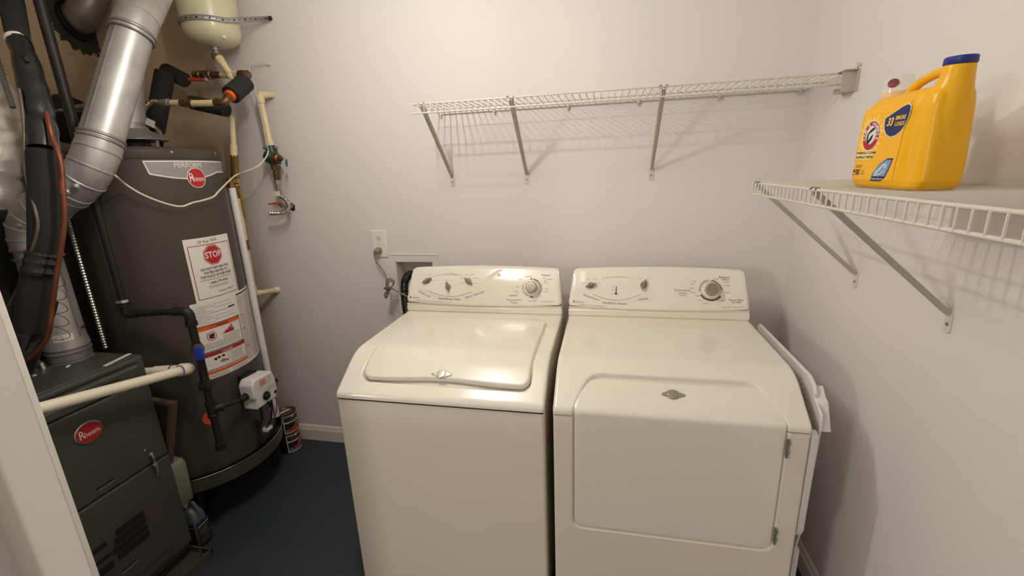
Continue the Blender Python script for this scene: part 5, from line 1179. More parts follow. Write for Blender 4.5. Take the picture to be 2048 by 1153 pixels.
re = Vector((-2.2574, -0.1961, 1.9214)); g = G(); g.cyl(rtp, re, 0.018, n=14); g.ball(tuple(re), 0.019); fe2 = Vector((-2.2412, -0.2595, 1.8705)); g.cyl(re, re+(fe2-re)*0.45, 0.018, n=14); mk('bronze_elbow', g, BRONZE, t)
fo0 = Vector((-2.2310, -0.2435, 1.8820)); fo1 = Vector((-2.2395, -0.3252, 1.8223)); mk('foam_sleeve', G().tube([fo0, fo1], 0.0360, 28), FOAM, t)
og = (fo1-fo0).normalized(); mk('orange_washer', G().lathe(fo1, og, [(0, 0.022), (0.012, 0.022), (0.014, 0.016)], 24), ORANGEP, t)
el = Vector((-2.2459, -0.3565, 1.7904)); g = G(); g.lathe(fo1+og*0.010, og, [(0, 0.0165), (0.014, 0.0165), (0.016, 0.0145), (0.02, 0.0145)], 16); g.tube(arc_pipe([fo1+og*0.014, el, Vector((-2.2816, -0.3589, 1.7905))], 0.012, 4), 0.0150, 16); g.lathe(Vector((-2.2776, -0.3581, 1.7904)), (Vector((-2.3136, -0.3600, 1.7924))-Vector((-2.2776, -0.3581, 1.7904))), [(0, 0.0175), (0.010, 0.0175)], 14); mk('bronze_elbow', g, BRONZE, t)
c1 = Vector((-2.2855, -0.3597, 1.7907)); c2 = Vector((-2.3899, -0.3653, 1.7948)); mk('hot_pipe', G().cyl(c1, c2, 0.0125, n=16), CPVC, t)
fp = lambda u, v, o=0: tuple(c1+(c2-c1)*(0.30+u)+Vector((0.0, -0.0127-o, v)))
g = G(); c3 = Vector((-2.4470, -0.3656, 1.8003)); dd_ = (c3-c2).normalized(); g.lathe(c2, dd_, [(0, 0.0165), (0.010, 0.0165), (0.011, 0.0145), (0.022, 0.0145), (0.023, 0.0175), (0.034, 0.0175), (0.035, 0.014), ((c3-c2).length, 0.014)], 12); mk('union', g, BRONZE, t)
c4 = Vector((-2.4946, -0.3644, 1.8035)); mk('hot_pipe', G().cyl(c3, c4, 0.0118, n=16), CPVC, t)
c5 = Vector((-2.5467, -0.3636, 1.8089)); g = G(); dd_ = (c5-c4).normalized(); g.lathe(c4, dd_, [(0, 0.0125), (0.008, 0.0130), (0.012, 0.0165), (0.028, 0.0165), (0.030, 0.012), ((c5-c4).length, 0.012)], 8); mk('flex_nut', g, GALVD, t)
path = spline([c5, Vector((-2.5912, -0.3613, 1.8140)), Vector((-2.6275, -0.3622, 1.8006)), Vector((-2.6598, -0.3558, 1.7720)), Vector((-2.6675, -0.3423, 1.7499)), Vector((-2.6399, -0.3434, 1.7242)), Vector((-2.6166, -0.3442, 1.7027))], 8)
P, R_ = ribbed(path, 0.0105, 0.0055, depth=0.22); tag(mk('flex_connector', G().tube(P, R_, 14), M('corrugated_bronze', (150, 132, 100), 0.32, metal=0.9), t), 'corrugated flexible connector')
mk('flex_tag', G().obox((-2.6252, -0.3641, 1.7336), (0.014, 0.004, -0.008), (0.002, -0.003, 0.001), (0.006, 0.003, 0.012)), PAPER, t)
sb_ = (-2.5770, -0.3760, 1.6325); mk('nipple', G().tube([(-2.6145, -0.3438, 1.7027), (-2.5936, -0.3592, 1.6684), (sb_[0], sb_[1], 1.612)], [0.010, 0.0115, 0.0115], 14), STEEL, t)

def foam(name, pts, r, label): return tag(mk(name, G().tube(pts, r, 26), FOAM), label, 'foam sleeve')
foam('foam_sleeve', [(-2.6899, -0.1826, 1.9645), (-2.7316, -0.2599, 1.7149)], 0.0385, 'tall upright black foam pipe sleeve left of the red handle')
foam('foam_sleeve', arc_pipe([(-2.7618, -0.1058, 1.9927), (-2.6529, -0.1277, 1.9423)], 0.02), 0.0330, 'short black foam sleeve ending at the red valve handle')
foam('foam_sleeve', [(-2.5229, -0.2380, 1.8234), (-2.3514, -0.2441, 1.7815)], 0.0290, 'long lying black foam sleeve behind the horizontal cream pipe')

# supply riser (cream pipe) left, down to the wall elbow
t = thing('riser_pipe', (-2.45, -0.14, 0.9), 'long cream water pipe beside the heater ending in an elbow at the wall', 'pipe')
R0_ = Vector((-2.3696, -0.2000, 1.7628)); R1_ = Vector((-2.3993, -0.1900, 1.6208)); R2_ = Vector((-2.4338, -0.1700, 1.5072)); R3_ = Vector((-2.4588, -0.1600, 1.3923)); R4_ = Vector((-2.4898, -0.1400, 0.9253)); R5_ = Vector((-2.4640, -0.0020, 0.9092))
mk('upper_pipe', G().tube([R0_, R1_], 0.0115, 16), CPVC, t)
mk('coupling', G().tube([Vector((-2.3969, -0.1900, 1.6424)), Vector((-2.4054, -0.1900, 1.5950))], 0.0150, 16), CPVC, t)
g = G(); a = Vector((-2.4034, -0.1900, 1.6036)); b = Vector((-2.4351, -0.1750, 1.4937)); d = (b-a).normalized(); L = (b-a).length; g.lathe(a, d, [(0, 0.014), (0.004, 0.0165), (0.018, 0.0165), (0.020, 0.0125), (0.026, 0.0150), (0.028, 0.0155), (0.090, 0.0150), (0.094, 0.0175), (0.110, 0.0175), (L, 0.0125)], 8); mk('brass_valve_body', g, BRASS, t)
mk('short_pipe', G().tube([Vector((-2.4340, -0.1750, 1.4982)), Vector((-2.4444, -0.1700, 1.4620))], 0.0135, 16), CPVC, t)
g = G(); a = Vector((-2.4461, -0.1700, 1.4666)); b = Vector((-2.4575, -0.1650, 1.4019)); g.tube([a, b], 0.0170, 12); m = (a+b)/2; g.tube([m, Vector((-2.4777, -0.2050, 1.4485))], 0.0115, 12); g.tube([Vector((-2.4635, -0.2000, 1.4479)), Vector((-2.4750, -0.2050, 1.4484))], 0.0145, 8); mk('brass_tee', g, BRASS, t)
tag(mk('lever_handle', G().tube([Vector((-2.4358, -0.1650, 1.4477)), Vector((-2.4355, -0.1600, 1.3964)), Vector((-2.4456, -0.1500, 1.3057))], [0.006, 0.007, 0.0045], 8), M('aged_yellow_lever', (150, 118, 50), 0.5), t), 'old yellow lever handle')
mk('coupling', G().tube([Vector((-2.4536, -0.1650, 1.4065)), Vector((-2.4614, -0.1600, 1.3688))], 0.0165, 18), CPVC, t)
mk('lower_pipe', G().tube([R3_, R4_], 0.0128, 18), CPVC, t)
g = G(); a = Vector((-2.4715, -0.1500, 1.2037)); b = Vector((-2.4740, -0.1500, 1.1541)); d = (b-a).normalized(); g.lathe(a, d, [(0, 0.0165), (0.010, 0.0175), (0.014, 0.0150), (0.028, 0.0150), (0.034, 0.0175), ((b-a).length, 0.0165)], 14); mk('brass_coupling', g, BRASS, t)
g = G(); g.tube(arc_pipe([R4_+(R3_-R4_).normalized()*0.035, R4_, R4_+(R5_-R4_).normalized()*0.03], 0.018), 0.0165, 18); mk('elbow', g, CPVC, t)
mk('wall_pipe', G().tube([R4_, R5_], 0.0128, 18), CPVC, t)
mk('wall_cap', G().tube([R5_+(R4_-R5_)*0.16, R5_], 0.0160, 18), PVC, t)

# supply from the wall with regulator and braided connector
t = thing('supply_pipe', (-2.29, -0.05, 1.3), 'cream supply pipe with a green pressure regulator on the back wall', 'pipe')
A0_ = Vector((-2.2994, -0.0010, 1.8725)); A1_ = Vector((-2.3121, -0.0750, 1.8628)); A2_ = Vector((-2.2999, -0.0750, 1.6384))
mk('wall_pipe', G().tube([A0_, A1_], 0.0135, 18), CPVC, t)
g = G(); g.tube(arc_pipe([A1_+(A0_-A1_).normalized()*0.03, A1_, A1_+(A2_-A1_).normalized()*0.035], 0.018), 0.0170, 18); mk('elbow', g, CPVC, t)
mk('down_pipe', G().tube([A1_, A2_], 0.0130, 18), CPVC, t)
mk('coupling', G().tube([A2_-(A2_-A1_).normalized()*0.025, A2_], 0.0160, 18), CPVC, t)
ad_ = (A2_-A1_).normalized()
g = G(); g.tube([A2_, A2_+Vector((0.004, 0, -0.035)), Vector((-2.2916, -0.0700, 1.5515))], [0.020, 0.0255, 0.0245], 18); g.ball((-2.3019, -0.0850, 1.5883), 0.032); rg = mk('regulator_body', g, GREEN, t)
g = G(); g.lathe((-2.2817, -0.0850, 1.5807), Vector((-2.1698, -0.1300, 1.5731))-Vector((-2.2817, -0.0850, 1.5807)), [(0, 0.026), (0.012, 0.027), (0.016, 0.024), (0.036, 0.0190), (0.040, 0.012), (0.062, 0.009), (0.068, 0.004)], 18); mk('regulator_bonnet', g, BRONZE, rg)
g = G()
for p_ in ((-2.3275, -0.0800, 1.6304), (-2.2681, -0.0800, 1.6277)): g.ball(p_, 0.0095, sc=(1, 1, 0.8))
g.tube([Vector((-2.3361, -0.0800, 1.6285)), Vector((-2.2601, -0.0800, 1.6273))], 0.0045, 8); mk('ground_clamp', g, GALVD, rg)
mk('regulator_tag', G().obox((-2.2018, -0.1100, 1.5568), (0.006, 0.0, -0.002), (0.001, -0.001, 0), (0.002, 0, 0.016)), M('teal_tag', (60, 120, 120), 0.5), rg)
g = G(); a = Vector((-2.2936, -0.0720, 1.5469)); b = Vector((-2.2987, -0.0660, 1.4771)); d = (b-a).normalized(); L = (b-a).length; g.lathe(a, d, [(0, 0.0210), (0.016, 0.0210), (0.018, 0.0150), (0.030, 0.0150), (0.031, 0.0170), (0.044, 0.0170), (L, 0.0135)], 6); mk('bronze_nut', g, BRONZE, t)
g = G(); a = b; b = Vector((-2.3050, -0.0620, 1.4057)); d = (b-a).normalized(); L = (b-a).length; g.lathe(a-d*0.005, d, [(0, 0.0165), (0.022, 0.0165), (0.024, 0.0125), (L*0.8, 0.0115), (L*0.82, 0.0135), (L, 0.0135)], 6); mk('steel_nut', g, STEEL, t)
path = spline([b, Vector((-2.2796, -0.0600, 1.3857)), Vector((-2.2542, -0.0750, 1.3550)), Vector((-2.2668, -0.0900, 1.3302)), Vector((-2.3018, -0.1000, 1.3245)), Vector((-2.3465, -0.1000, 1.3253))], 10)
P, R_ = ribbed(path, 0.0105, 0.0055, depth=0.24); tag(mk('flex_connector', G().tube(P, R_, 14), STEEL, t), 'corrugated stainless connector')
g = G(); g.obox((-2.3063, -0.0820, 1.4165), (0.0185, 0, 0.001), (0, 0.0005, 0), (0.001, 0, 0.012)); pt_ = mk('paper_tag', g, PAPER, t, smooth=0)
g = G(); g.tube([Vector((-2.3615, -0.0850, 1.3678)), Vector((-2.3212, -0.0850, 1.3717)), Vector((-2.2939, -0.0700, 1.3723))], [0.0035, 0.0048, 0.0050], 8); tag(mk('lever_handle', g, REDH, t), 'red lever handle')
g = G(); g.ball((-2.3091, -0.0600, 1.3646), 0.012); g.cyl((-2.3100, -0.0600, 1.3598), (-2.2938, -0.0030, 1.3498), 0.011, n=12); mk('stop_valve', g, GALVD, t)
g = G(); rnd = random.Random(11); c = Vector((-2.2942, -0.0000, 1.3446)); pts = [(c.x+0.026*(1+rnd.uniform(-0.3, 0.3))*math.cos(2*PI*k/16), c.z+0.034*(1+rnd.uniform(-0.25, 0.25))*math.sin(2*PI*k/16)) for k in range(16)]
g.prism(pts, lambda u, v, q: (u, q, v), -0.0028, -0.0005); mk('patch_ring', g, PAPER, t, smooth=0)
g = G(); pts2 = [(c.x+(a-c.x)*0.62, c.z+(b-c.z)*0.62) for a, b in pts]; g.prism(pts2, lambda u, v, q: (u, q, v), -0.0034, -0.0026); tag(mk('wall_hole', g, DARKGAP, t, smooth=0), 'dark ragged hole in the wall')

# thin white ground wire
path = [Vector((-2.2862, -0.0020, 1.9992)), Vector((-2.3042, -0.0300, 2.0056)), Vector((-2.3262, -0.0600, 2.0054)), Vector((-2.3205, -0.1000, 1.9784)), Vector((-2.2980, -0.1300, 1.9241)), Vector((-2.2921, -0.1200, 1.8488)), Vector((-2.2928, -0.1100, 1.7503)), Vector((-2.2991, -0.1000, 1.6462)), Vector((-2.2940, -0.1000, 1.6192))]
mk_w = mk('wire', G().tube(spline(path, 8), 0.0030, 8), M('grey_white_wire', (190, 184, 172), 0.45)); tag(mk_w, 'thin pale wire looping from a wall hole down to the green regulator', 'wire')
path = [Vector((-2.2867, -0.1100, 1.6140)), Vector((-2.2812, -0.1400, 1.5841)), Vector((-2.2919, -0.1900, 1.5445)), Vector((-2.3304, -0.2200, 1.5242)), Vector((-2.3741, -0.2400, 1.5065)), Vector((-2.2885, -0.4226, 1.4515)), Vector((-2.2851, -0.4612, 1.4278)), Vector((-2.2868, -0.5043, 1.4170)), Vector((-2.2959, -0.5533, 1.4094)), Vector((-2.3071, -0.5879, 1.3992)), Vector((-2.3196, -0.6159, 1.4055)), Vector((-2.3365, -0.6546, 1.4252)), Vector((-2.3594, -0.6923, 1.4546)), Vector((-2.3792, -0.7197, 1.4889)), Vector((-2.3318, -0.7790, 1.5138)), Vector((-2.3597, -0.7791, 1.5356))]
tag(mk('wire', G().tube(spline(path, 8), 0.0034, 8), M('cream_wire', (214, 206, 186), 0.45)), 'cream wire drooping across the front of the water heater', 'wire')

# ================================================================ WHITE DRAIN PIPE
t = thing('condensate_pipe', (-2.28, -0.9, 0.8), 'white plastic drain pipe crossing in front of the furnace', 'pipe')
E_ = Vector((-2.278, -0.733, 0.803)); N_ = Vector((-2.302, -1.163, 0.882)); N2 = N_+(N_-E_)*0.48; B_ = Vector((-2.375, -0.762, 0.800)); B2_ = Vector((-2.50, -0.795, 0.797))
mk('long_run', G().tube([E_, N2], 0.0172, 22), PVC, t)
g = G(); g.tube(arc_pipe([E_+(N_-E_).normalized()*0.040, E_, E_+(B_-E_).normalized()*0.035], 0.022), 0.0215, 22); mk('elbow', g, PVC, t)
mk('return_run', G().tube([E_, B2_], 0.0165, 20), PVC, t)
mk('reducer', G().tube([B_+(E_-B_)*0.30, B_, B_+(B2_-B_)*0.2], [0.0185, 0.0200, 0.0200], 20), PVC, t)
d = (N_-E_).normalized(); g = G(); g.tube([E_+d*0.037, E_+d*0.043], 0.0218, 22, caps=False); g.tube([B_+(E_-B_)*0.38, B_+(E_-B_)*0.32], 0.0200, 20, caps=False); tag(mk('primer_ring', g, PURPLE, t), 'purple primer stain rings')

# ================================================================ REFRIGERANT LINES, CONDUIT, FOIL DUCT
t = thing('insulated_line', (-2.3292, -0.9922, 1.4522), 'thick black foam and tape wrapped refrigerant line at far left', 'insulated line')
def vecs(*a): return [Vector(p) for p in a]
mk('bare_foam', G().tube(vecs((-2.5964, -0.7519, 2.1200), (-2.5405, -0.7926, 2.0326), (-2.4882, -0.8341, 1.9454), (-2.4699, -0.8493, 1.9102)), [0.0309, 0.0300, 0.0282, 0.0264], 26), FOAM, t)
g = G(); a, b = vecs((-2.4768, -0.8467, 1.9182), (-2.4689, -0.8524, 1.9054)); g.tube([a, b], 0.0289, 26); tag(mk('cable_tie', g, PAPER, t), 'white band')
path = spline(vecs((-2.4699, -0.8493, 1.9102), (-2.4249, -0.8755, 1.8495), (-2.3978, -0.8956, 1.7898), (-2.3710, -0.9147, 1.7338), (-2.3473, -0.9332, 1.6828), (-2.3267, -0.9502, 1.6395), (-2.3175, -0.9655, 1.5934)), 5); rnd = random.Random(2)
mk('tape_wrap', G().tube(path, [(0.0273+0.0064*sst(i/12))*(1+0.035*math.sin(i*1.1+0.7)+rnd.uniform(-0.03, 0.03)) for i in range(len(path))], 26), TAPE, t)
tag(mk('glint_tape', G().tube(spline(vecs((-2.4087, -0.8923, 1.8632), (-2.3796, -0.9004, 1.8459)), 4), 0.008, 6), TAPE, t), 'shiny loose tape fold')
mk('foam_sleeve', G().tube(vecs((-2.3146, -0.9668, 1.5864), (-2.3094, -1.0023, 1.4525), (-2.3131, -1.0286, 1.3416), (-2.3234, -1.0406, 1.2885)), [0.0373, 0.0387, 0.0382, 0.0346], 30), FOAM, t)
path = spline(vecs((-2.3181, -1.0395, 1.3058), (-2.3232, -1.0477, 1.2797), (-2.3311, -1.0580, 1.2482)), 4); mk('tape_band', G().tube(path, [0.0382+0.002*math.sin(i*2) for i in range(len(path))], 26), TAPE, t)
mk('foam_sleeve', G().tube(vecs((-2.3369, -1.0517, 1.2585), (-2.3502, -1.0651, 1.2022), (-2.3691, -1.0773, 1.1373), (-2.3884, -1.0859, 1.0857)), [0.0364, 0.0382, 0.0382, 0.0346], 28), FOAM, t)
mk('tape_end', G().tube(spline(vecs((-2.3812, -1.0524, 1.1676), (-2.3973, -1.0751, 1.0970), (-2.4309, -1.0929, 1.0235), (-2.4650, -1.1070, 0.9634)), 4), [0.0455]*3+[0.0437]*3+[0.040]*7, 22), TAPE, t)

t = thing('copper_tube', (-2.2317, -1.0100, 1.4512), 'bare copper refrigerant tube running along the black insulated line', 'copper tube')
path = spline(vecs((-2.2966, -0.9487, 1.6916), (-2.2765, -0.9637, 1.6559), (-2.2676, -0.9711, 1.6217), (-2.2394, -0.9861, 1.5797), (-2.2291, -0.9950, 1.5391), (-2.2242, -1.0069, 1.4918), (-2.2189, -1.0241, 1.4245), (-2.2195, -1.0371, 1.3775), (-2.2333, -1.0538, 1.3100), (-2.2499, -1.0729, 1.2353), (-2.2706, -1.0905, 1.1520), (-2.2753, -1.1045, 1.1045), (-2.2970, -1.1096, 1.0678), (-2.3357, -1.1183, 1.0312), (-2.3750, -1.1243, 1.0053)), 6)
mk('tube', G().tube(path, 0.0062, 14), COPPER, t)
mk('joint', G().tube(vecs((-2.2271, -1.0045, 1.5027), (-2.2254, -1.0093, 1.4838), (-2.2237, -1.0141, 1.4650)), [0.0076, 0.0080, 0.0072], 14), COPPER, t)
path = spline(vecs((-2.3724, -0.9468, 1.7585), (-2.3514, -0.9662, 1.7061), (-2.3448, -0.9822, 1.6422), (-2.3359, -1.0104, 1.5498), (-2.3168, -1.0278, 1.4886), (-2.2937, -1.0435, 1.4304), (-2.2847, -1.0541, 1.3846), (-2.3005, -1.0659, 1.3362), (-2.3251, -1.0718, 1.2991), (-2.3667, -1.0789, 1.2352), (-2.4176, -1.0866, 1.1769), (-2.4691, -1.0949, 1.1170)), 6)
tag(mk('thermostat_wire', G().tube(path, 0.0040, 8), M('brown_wire', (92, 78, 66), 0.5)), 'thin brown control wire hanging over the black insulated line', 'wire')
path = []; ca_, cb_, cs_ = Vector((-2.3757, -0.9951, 1.2141)), Vector((-2.3593, -1.0398, 1.0373)), Vector((-2.3504, -0.9898, 1.2132))-Vector((-2.3757, -0.9951, 1.2141))
for k in range(90):
    q = k/89; a = 2*PI*q*4.5; path.append(ca_+(cb_-ca_)*q+cs_*math.cos(a)*(0.8+0.2*q)+Vector((0, 0, -0.010*math.sin(a)))+fwd*0.012*math.sin(a))
tag(mk('coiled_wire', G().tube(path, 0.0010, 6), COPPER), 'thin coiled brown wire in front of the lower duct', 'wire')

P, R_ = ribbed([Vector((-2.5177, -0.8300, 1.4124)), Vector((-2.5435, -0.8300, 0.9129))] if 0 else [Vector((-2.575, -0.790, 1.56)), Vector((-2.575, -0.790, FZT))], 0.0095, 0.0105, depth=0.26)
tag(mk('armored_conduit', G().tube(P, R_, 12), STEEL), 'ribbed metal conduit standing on the back of the furnace top', 'conduit')
P, R_ = ribbed(vecs((-2.6558, -0.7989, 1.9301), (-2.6262, -0.8179, 1.8371), (-2.5903, -0.8377, 1.7362)), 0.0085, 0.010, depth=0.25)
tag(mk('armored_conduit', G().tube(P, R_, 12), GALVD), 'ribbed metal conduit at the far left edge beside the black line', 'conduit')

t = thing('foil_duct', (-2.9784, -0.7181, 1.6289), 'crinkled silver foil wrapped duct at the left edge', 'duct')
g = G(); n_ = 40; rnd = random.Random(8); ctr = vecs((-3.0362, -0.6653, 1.9453), (-3.0117, -0.6818, 1.8656), (-2.9928, -0.6970, 1.7949), (-2.9772, -0.7153, 1.7156), (-2.9652, -0.7343, 1.6364), (-2.9567, -0.7541, 1.5573), (-2.9624, -0.7768, 1.4788), (-2.9755, -0.7962, 1.4180)); path = spline(ctr, 6)
rs = []
for i in range(len(path)): rs.append(0.128*(1-0.25*abs(i/len(path)*2-1.1)**3)*(1+0.03*math.sin(i*0.9)+0.018*math.sin(i*2.7)))
g.tube(path, rs, n_); g.v = [(p[0]+rnd.uniform(-1, 1)*0.0050, p[1]+rnd.uniform(-1, 1)*0.0050, p[2]+rnd.uniform(-1, 1)*0.0050) for p in g.v]; mk('foil_jacket', g, FOIL, t, smooth=38)

tag(mk('coil_cabinet', G().box((-3.10, -1.27, FZT+0.002), (-2.70, -0.84, 1.42)), M('black_coil_case', (34, 33, 30), 0.6), bevel=0.004), 'black metal coil case standing on the furnace behind the lower duct', 'cabinet')

# black insulated gas fitting with spring and clamp, upper left
t = thing('damper_assembly', (-3.0788, -0.3510, 1.7727), 'black insulated block with a threaded rod clamp behind the big duct', 'bracket')
g = G(); g.tube(spline(vecs((-3.0759, -0.3028, 1.8694), (-3.0927, -0.3174, 1.8291), (-3.1025, -0.3371, 1.7649), (-3.0902, -0.3563, 1.6847)), 4), [0.030, 0.045, 0.060, 0.068, 0.074, 0.078, 0.080, 0.080, 0.078, 0.070, 0.060, 0.048, 0.035][:13], 24); mk('foam_block', g, FOAM, t)
a, b = vecs((-3.0336, -0.4290, 1.8004), (-2.8953, -0.4016, 1.7911)); mk('threaded_rod', G().tube([a, b], 0.0030, 10), STEEL, t)
a, b = vecs((-3.0026, -0.4226, 1.7992), (-2.9799, -0.4179, 1.7984)); mk('nut', G().tube([a, b], 0.0075, 6), STEEL, t)
a, b = vecs((-2.9517, -0.4021, 1.8339), (-2.9381, -0.4176, 1.7663)); mk('cross_pin', G().tube([a, b], 0.0038, 8), STEEL, t)
a, b = vecs((-2.9402, -0.4181, 1.7664), (-2.9273, -0.4232, 1.7374)); mk('cross_pin', G().tube([a, b], 0.0026, 8), STEEL, t)
a, b = vecs((-2.9373, -0.4173, 1.8057), (-2.8841, -0.4036, 1.8137)); P, R_ = ribbed([a, b], 0.0105, 0.009, depth=0.35); mk('spring', G().tube(P, R_, 12), GALVD, t)

# ================================================================ THINGS ON THE FLOOR
FP_L, FP_R = Vector((-2.3989, -0.8000, 0.7005)), Vector((-2.3047, -0.8000, 0.6931)); BR_ = Vector((-2.4061, -0.8000, 0.4131))
t = thing('air_filter', (BR_.x-0.1, -0.80, 0.30), 'brown framed panel filter standing behind the furnace corner', 'filter')
ex = (FP_R-FP_L).normalized(); ez = (FP_R-BR_).normalized(); O = FP_R
pf = lambda u, v, q: tuple(O-ex*u-ez*v+Vector((0, q, 0)))
Wf, Hf = 0.30, 0.40
for nm, a in (('frame_top', (0, 0, Wf, 0.014)), ('frame_side', (0, 0.014, 0.016, Hf)), ('frame_side', (Wf-0.016, 0.014, Wf, Hf))):
    g = G(); g.prism([(a[0], a[1]), (a[2], a[1]), (a[2], a[3]), (a[0], a[3])], pf, -0.012, 0.012); mk(nm, g, M('cardboard_frame', (86, 70, 50), 0.8), t, smooth=0)
g = G(); g.prism([(0.016, 0.014), (Wf-0.016, 0.014), (Wf-0.016, Hf), (0.016, Hf)], pf, -0.004, 0.004); mk('filter_media', g, M('filter_media', (64, 50, 36), 0.9, noise=(30, 0.5)), t, smooth=0)

t = thing('plastic_block', (-2.40, -0.775, 0), 'pale grey ribbed plastic block standing between the furnace and drain pan', 'block')
g = G(); g.prism([(-2.440, 0.22), (-2.398, 0.22), (-2.392, 0.23), (-2.386, 0.395), (-2.390, 0.405), (-2.400, 0.415), (-2.440, 0.418)], lambda u, v, q: (u, q, v), -0.812, -0.755); mk('body', g, M('pale_grey_plastic', (122, 120, 106), 0.5), t, bevel=0.004)
for z in (0.378, 0.350, 0.322):
    g = G(); g.tube([(-2.388+0.006*math.cos(a)-0.012, -0.8125, z+0.010*math.sin(a)) for a in [math.radians(-80+160*k/10) for k in range(11)]], 0.002, 6); mk('rib', g, M('pale_grey_plastic', (122, 120, 106), 0.5), t)

t = thing('oil_jug', (-2.43, -0.76, 0), 'small dark grey jug with a blue striped label on the floor by the furnace', 'jug')
JG = M('dark_grey_plastic', (84, 88, 92), 0.35)
jx, jy = -2.418, -0.762
g = G(); n_ = 32
for h, a, b, dx in ((0.0, 0.041, 0.030, 0), (0.004, 0.044, 0.033, 0), (0.10, 0.044, 0.033, 0), (0.125, 0.043, 0.032, 0), (0.150, 0.036, 0.028, 0), (0.168, 0.026, 0.022, -0.006), (0.174, 0.016, 0.016, -0.012)):
    for k in range(n_):
        th = 2*PI*k/n_; c_, s_ = math.cos(th), math.sin(th); g.v.append((jx+dx+math.copysign(abs(c_)**0.6, c_)*a, jy+math.copysign(abs(s_)**0.6, s_)*b, 0.006+h))
g.f = [(i*n_+k, i*n_+(k+1) % n_, (i+1)*n_+(k+1) % n_, (i+1)*n_+k) for i in range(6) for k in range(n_)]+[tuple(range(n_-1, -1, -1)), tuple(6*n_+k for k in range(n_))]; g.m = [0]*len(g.f)
mk('jug_body', g, JG, t, smooth=50)
g = G(); g.tube(spline([(jx-0.008, jy, 0.172), (jx+0.006, jy, 0.200), (jx+0.024, jy, 0.198), (jx+0.037, jy, 0.166), (jx+0.038, jy, 0.130)], 6), 0.0065, 10); mk('handle', g, JG, t)
g = G(); g.cyl((jx-0.018, jy, 0.176), (jx-0.018, jy, 0.198), 0.012, n=18); mk('cap', g, WHITEP, t)
g = G()
def jl(u, v, o=0):
    # label wraps the corner facing the room: u in 0..1 from -y face to +x face
    if u < 0.5: return (jx-0.036+0.072*(u/0.5), jy-0.0338-o, v)
    return (jx+0.0448+o, jy-0.026+0.052*((u-0.5)/0.5), v)
for u0, u1 in ((0.0, 0.499), (0.5, 1.0)):
    patch(g, jl, u0, u1, 0.012, 0.122, 0, nu=2, off=0.0006); line(g, jl, [(u0+0.02, 0.112), (u1-0.02, 0.117)], 0.010, 1, 0.0012); line(g, jl, [(u0+0.02, 0.101), (u1-0.02, 0.106)], 0.003, 2, 0.0014)
    for k in range(7): line(g, jl, [(u0+0.03, 0.091-0.011*k), (u1-0.03-0.05*(k % 3), 0.093-0.011*k)], 0.0035, 3 if k in (1, 2) else 4, 0.0014)
tag(mk('jug_label', g, [BLACK, M('blue_stripe', (30, 52, 130), 0.5), PAPER, M('olive_print', (130, 126, 70), 0.5), INK], t, smooth=0), 'dark label with blue and white stripes')

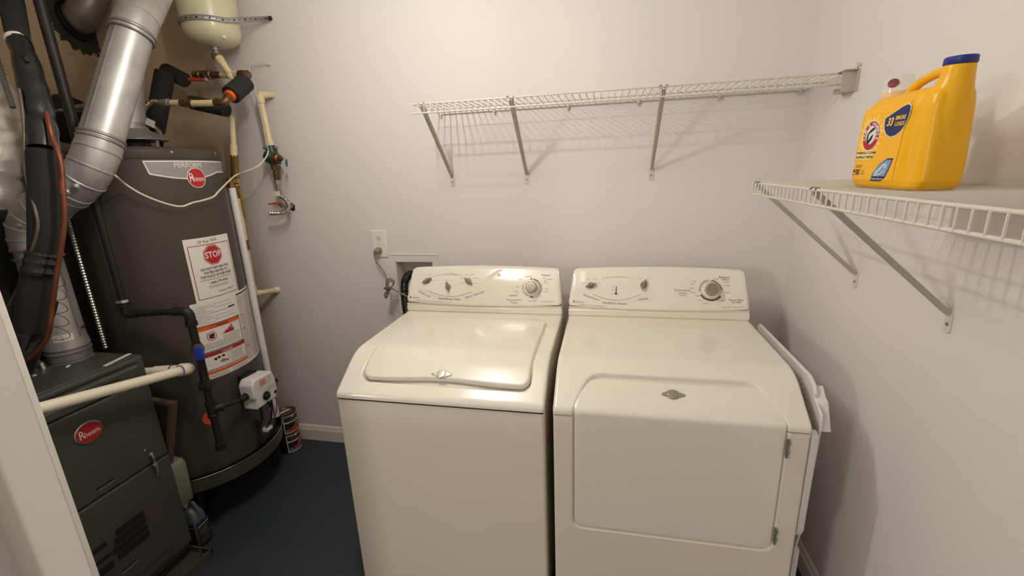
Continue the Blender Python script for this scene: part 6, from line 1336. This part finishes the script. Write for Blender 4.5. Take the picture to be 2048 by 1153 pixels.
def paint_can(z, label, top):
    cx, cy, r_, h = -2.474, -0.105, 0.0545, 0.1170
    t = thing('paint_can', (cx, cy, z), label, 'paint can', None)
    g = G(); g.lathe((cx, cy, z), (0, 0, 1), [(0, r_-0.002), (0.001, r_+0.001), (0.004, r_+0.001), (0.005, r_), (h-0.006, r_), (h-0.005, r_+0.001), (h-0.001, r_+0.0015), (h, r_-0.001), (h-0.003, r_-0.004), (h-0.004, 0.001)], 48)
    mk('can_body', g, M('can_metal', (60, 52, 44), 0.35, metal=0.7), t, smooth=30)
    g = G(); g.lathe((cx, cy, z+h-0.004), (0, 0, 1), [(0, r_-0.006), (0.003, r_-0.007), (0.003, r_-0.013), (0.001, r_-0.015), (0.001, 0.001)], 40); mk('lid', g, M('can_lid_metal', (130, 118, 98), 0.35, metal=0.8), t, smooth=30)
    a0 = math.radians(-66)
    fc = lambda u, v, o=0: (cx+math.cos(a0+u/r_)*(r_+0.0007+o), cy+math.sin(a0+u/r_)*(r_+0.0007+o), z+v)
    g = G(); Lw = 0.112
    def wrap(u0, u1, v0, v1, mi, of): patch(g, fc, u0, u1, v0, v1, mi, nu=14, off=of)
    wrap(0, Lw, 0.006, 0.111, 0, 0.0002); wrap(0.004, Lw-0.002, 0.011, 0.107, 1, 0.0004)
    wrap(0.004, Lw-0.002, 0.096, 0.106, 2, 0.0006); wrap(0.004, Lw-0.002, 0.067, 0.075, 0, 0.0006); wrap(0.004, Lw-0.002, 0.011, 0.026, 4 if not top else 3, 0.0006)
    write(g, fc, 'POLYURETHANE', 0.052, 0.086, 0.0095, mi=5, off=0.001, sx=0.8); scribble(g, fc, 0.020, 0.070, 0.0705, 0.003, 1, 0.001, seed=5)
    polyp(g, fc, [(0.030, 0.022), (0.050, 0.020), (0.078, 0.030), (0.090, 0.050), (0.084, 0.060), (0.070, 0.054), (0.060, 0.062), (0.064, 0.044), (0.046, 0.040), (0.034, 0.034)], 3, 0.0009)
    polyp(g, fc, [(0.062, 0.046), (0.078, 0.050), (0.080, 0.060), (0.066, 0.062)], 6, 0.0012); polyp(g, fc, [(0.010, 0.014), (0.024, 0.014), (0.026, 0.030), (0.014, 0.034)], 4, 0.0008); disc(g, fc, 0.052, 0.101, 0.006, 0.004, 0, 0.001)
    mk('paper_label', g, [PAPER, M('can_label_dark', (34, 26, 28), 0.45), M('can_label_gold', (112, 92, 50), 0.5), M('can_label_red', (186, 62, 36), 0.5), M('can_label_blue', (96, 104, 150), 0.5), M('can_print_grey', (130, 126, 122), 0.5), M('can_label_tan', (176, 132, 92), 0.5)], t, smooth=0)
    if top:
        g = G(); g.obox((cx-0.004, cy, z+h-0.0015), (0.012, 0.030, 0), (0.008, -0.003, 0), (0, 0, 0.0004)); tag(mk('lid_sticker', g, PAPER, t, smooth=0), 'white sticker on the lid')
        g = G(); g.obox((cx-0.020, cy-0.030, z+h-0.0016), (0.007, 0.010, 0), (0.007, -0.004, 0), (0, 0, 0.0004)); g.obox((cx-0.020, cy+0.020, z+h-0.0016), (0.005, 0.010, 0), (0.003, -0.002, 0), (0, 0, 0.0004)); tag(mk('lid_paint_drip', g, ORANGE, t, smooth=0), 'orange-brown drips on the lid')
paint_can(0.0, 'lower quart paint can of the stack of two by the baseboard', False)
paint_can(0.1172, 'upper quart paint can of the stack of two, with a sticker on its lid', True)

# ceiling lamp that gives the light (just above the frame)
t = thing('ceiling_light', (-1.50, -0.99, 2.40), 'plain white ceiling lamp holder between the machines and the heater', 'ceiling light')
mk('canopy', G().lathe((-1.50, -0.99, 2.42), (0, 0, 1), [(0, 0.055), (0.02, 0.06)], 24), WHITEP, t)
mk('stem', G().cyl((-1.50, -0.99, 2.05), (-1.50, -0.99, 2.42), 0.006, n=10), WHITEP, t)
for z in (2.36, 2.06): mk('socket', G().cyl((-1.502, -0.99, z), (-1.445, -0.985, z), 0.012, n=14), WHITEP, t)
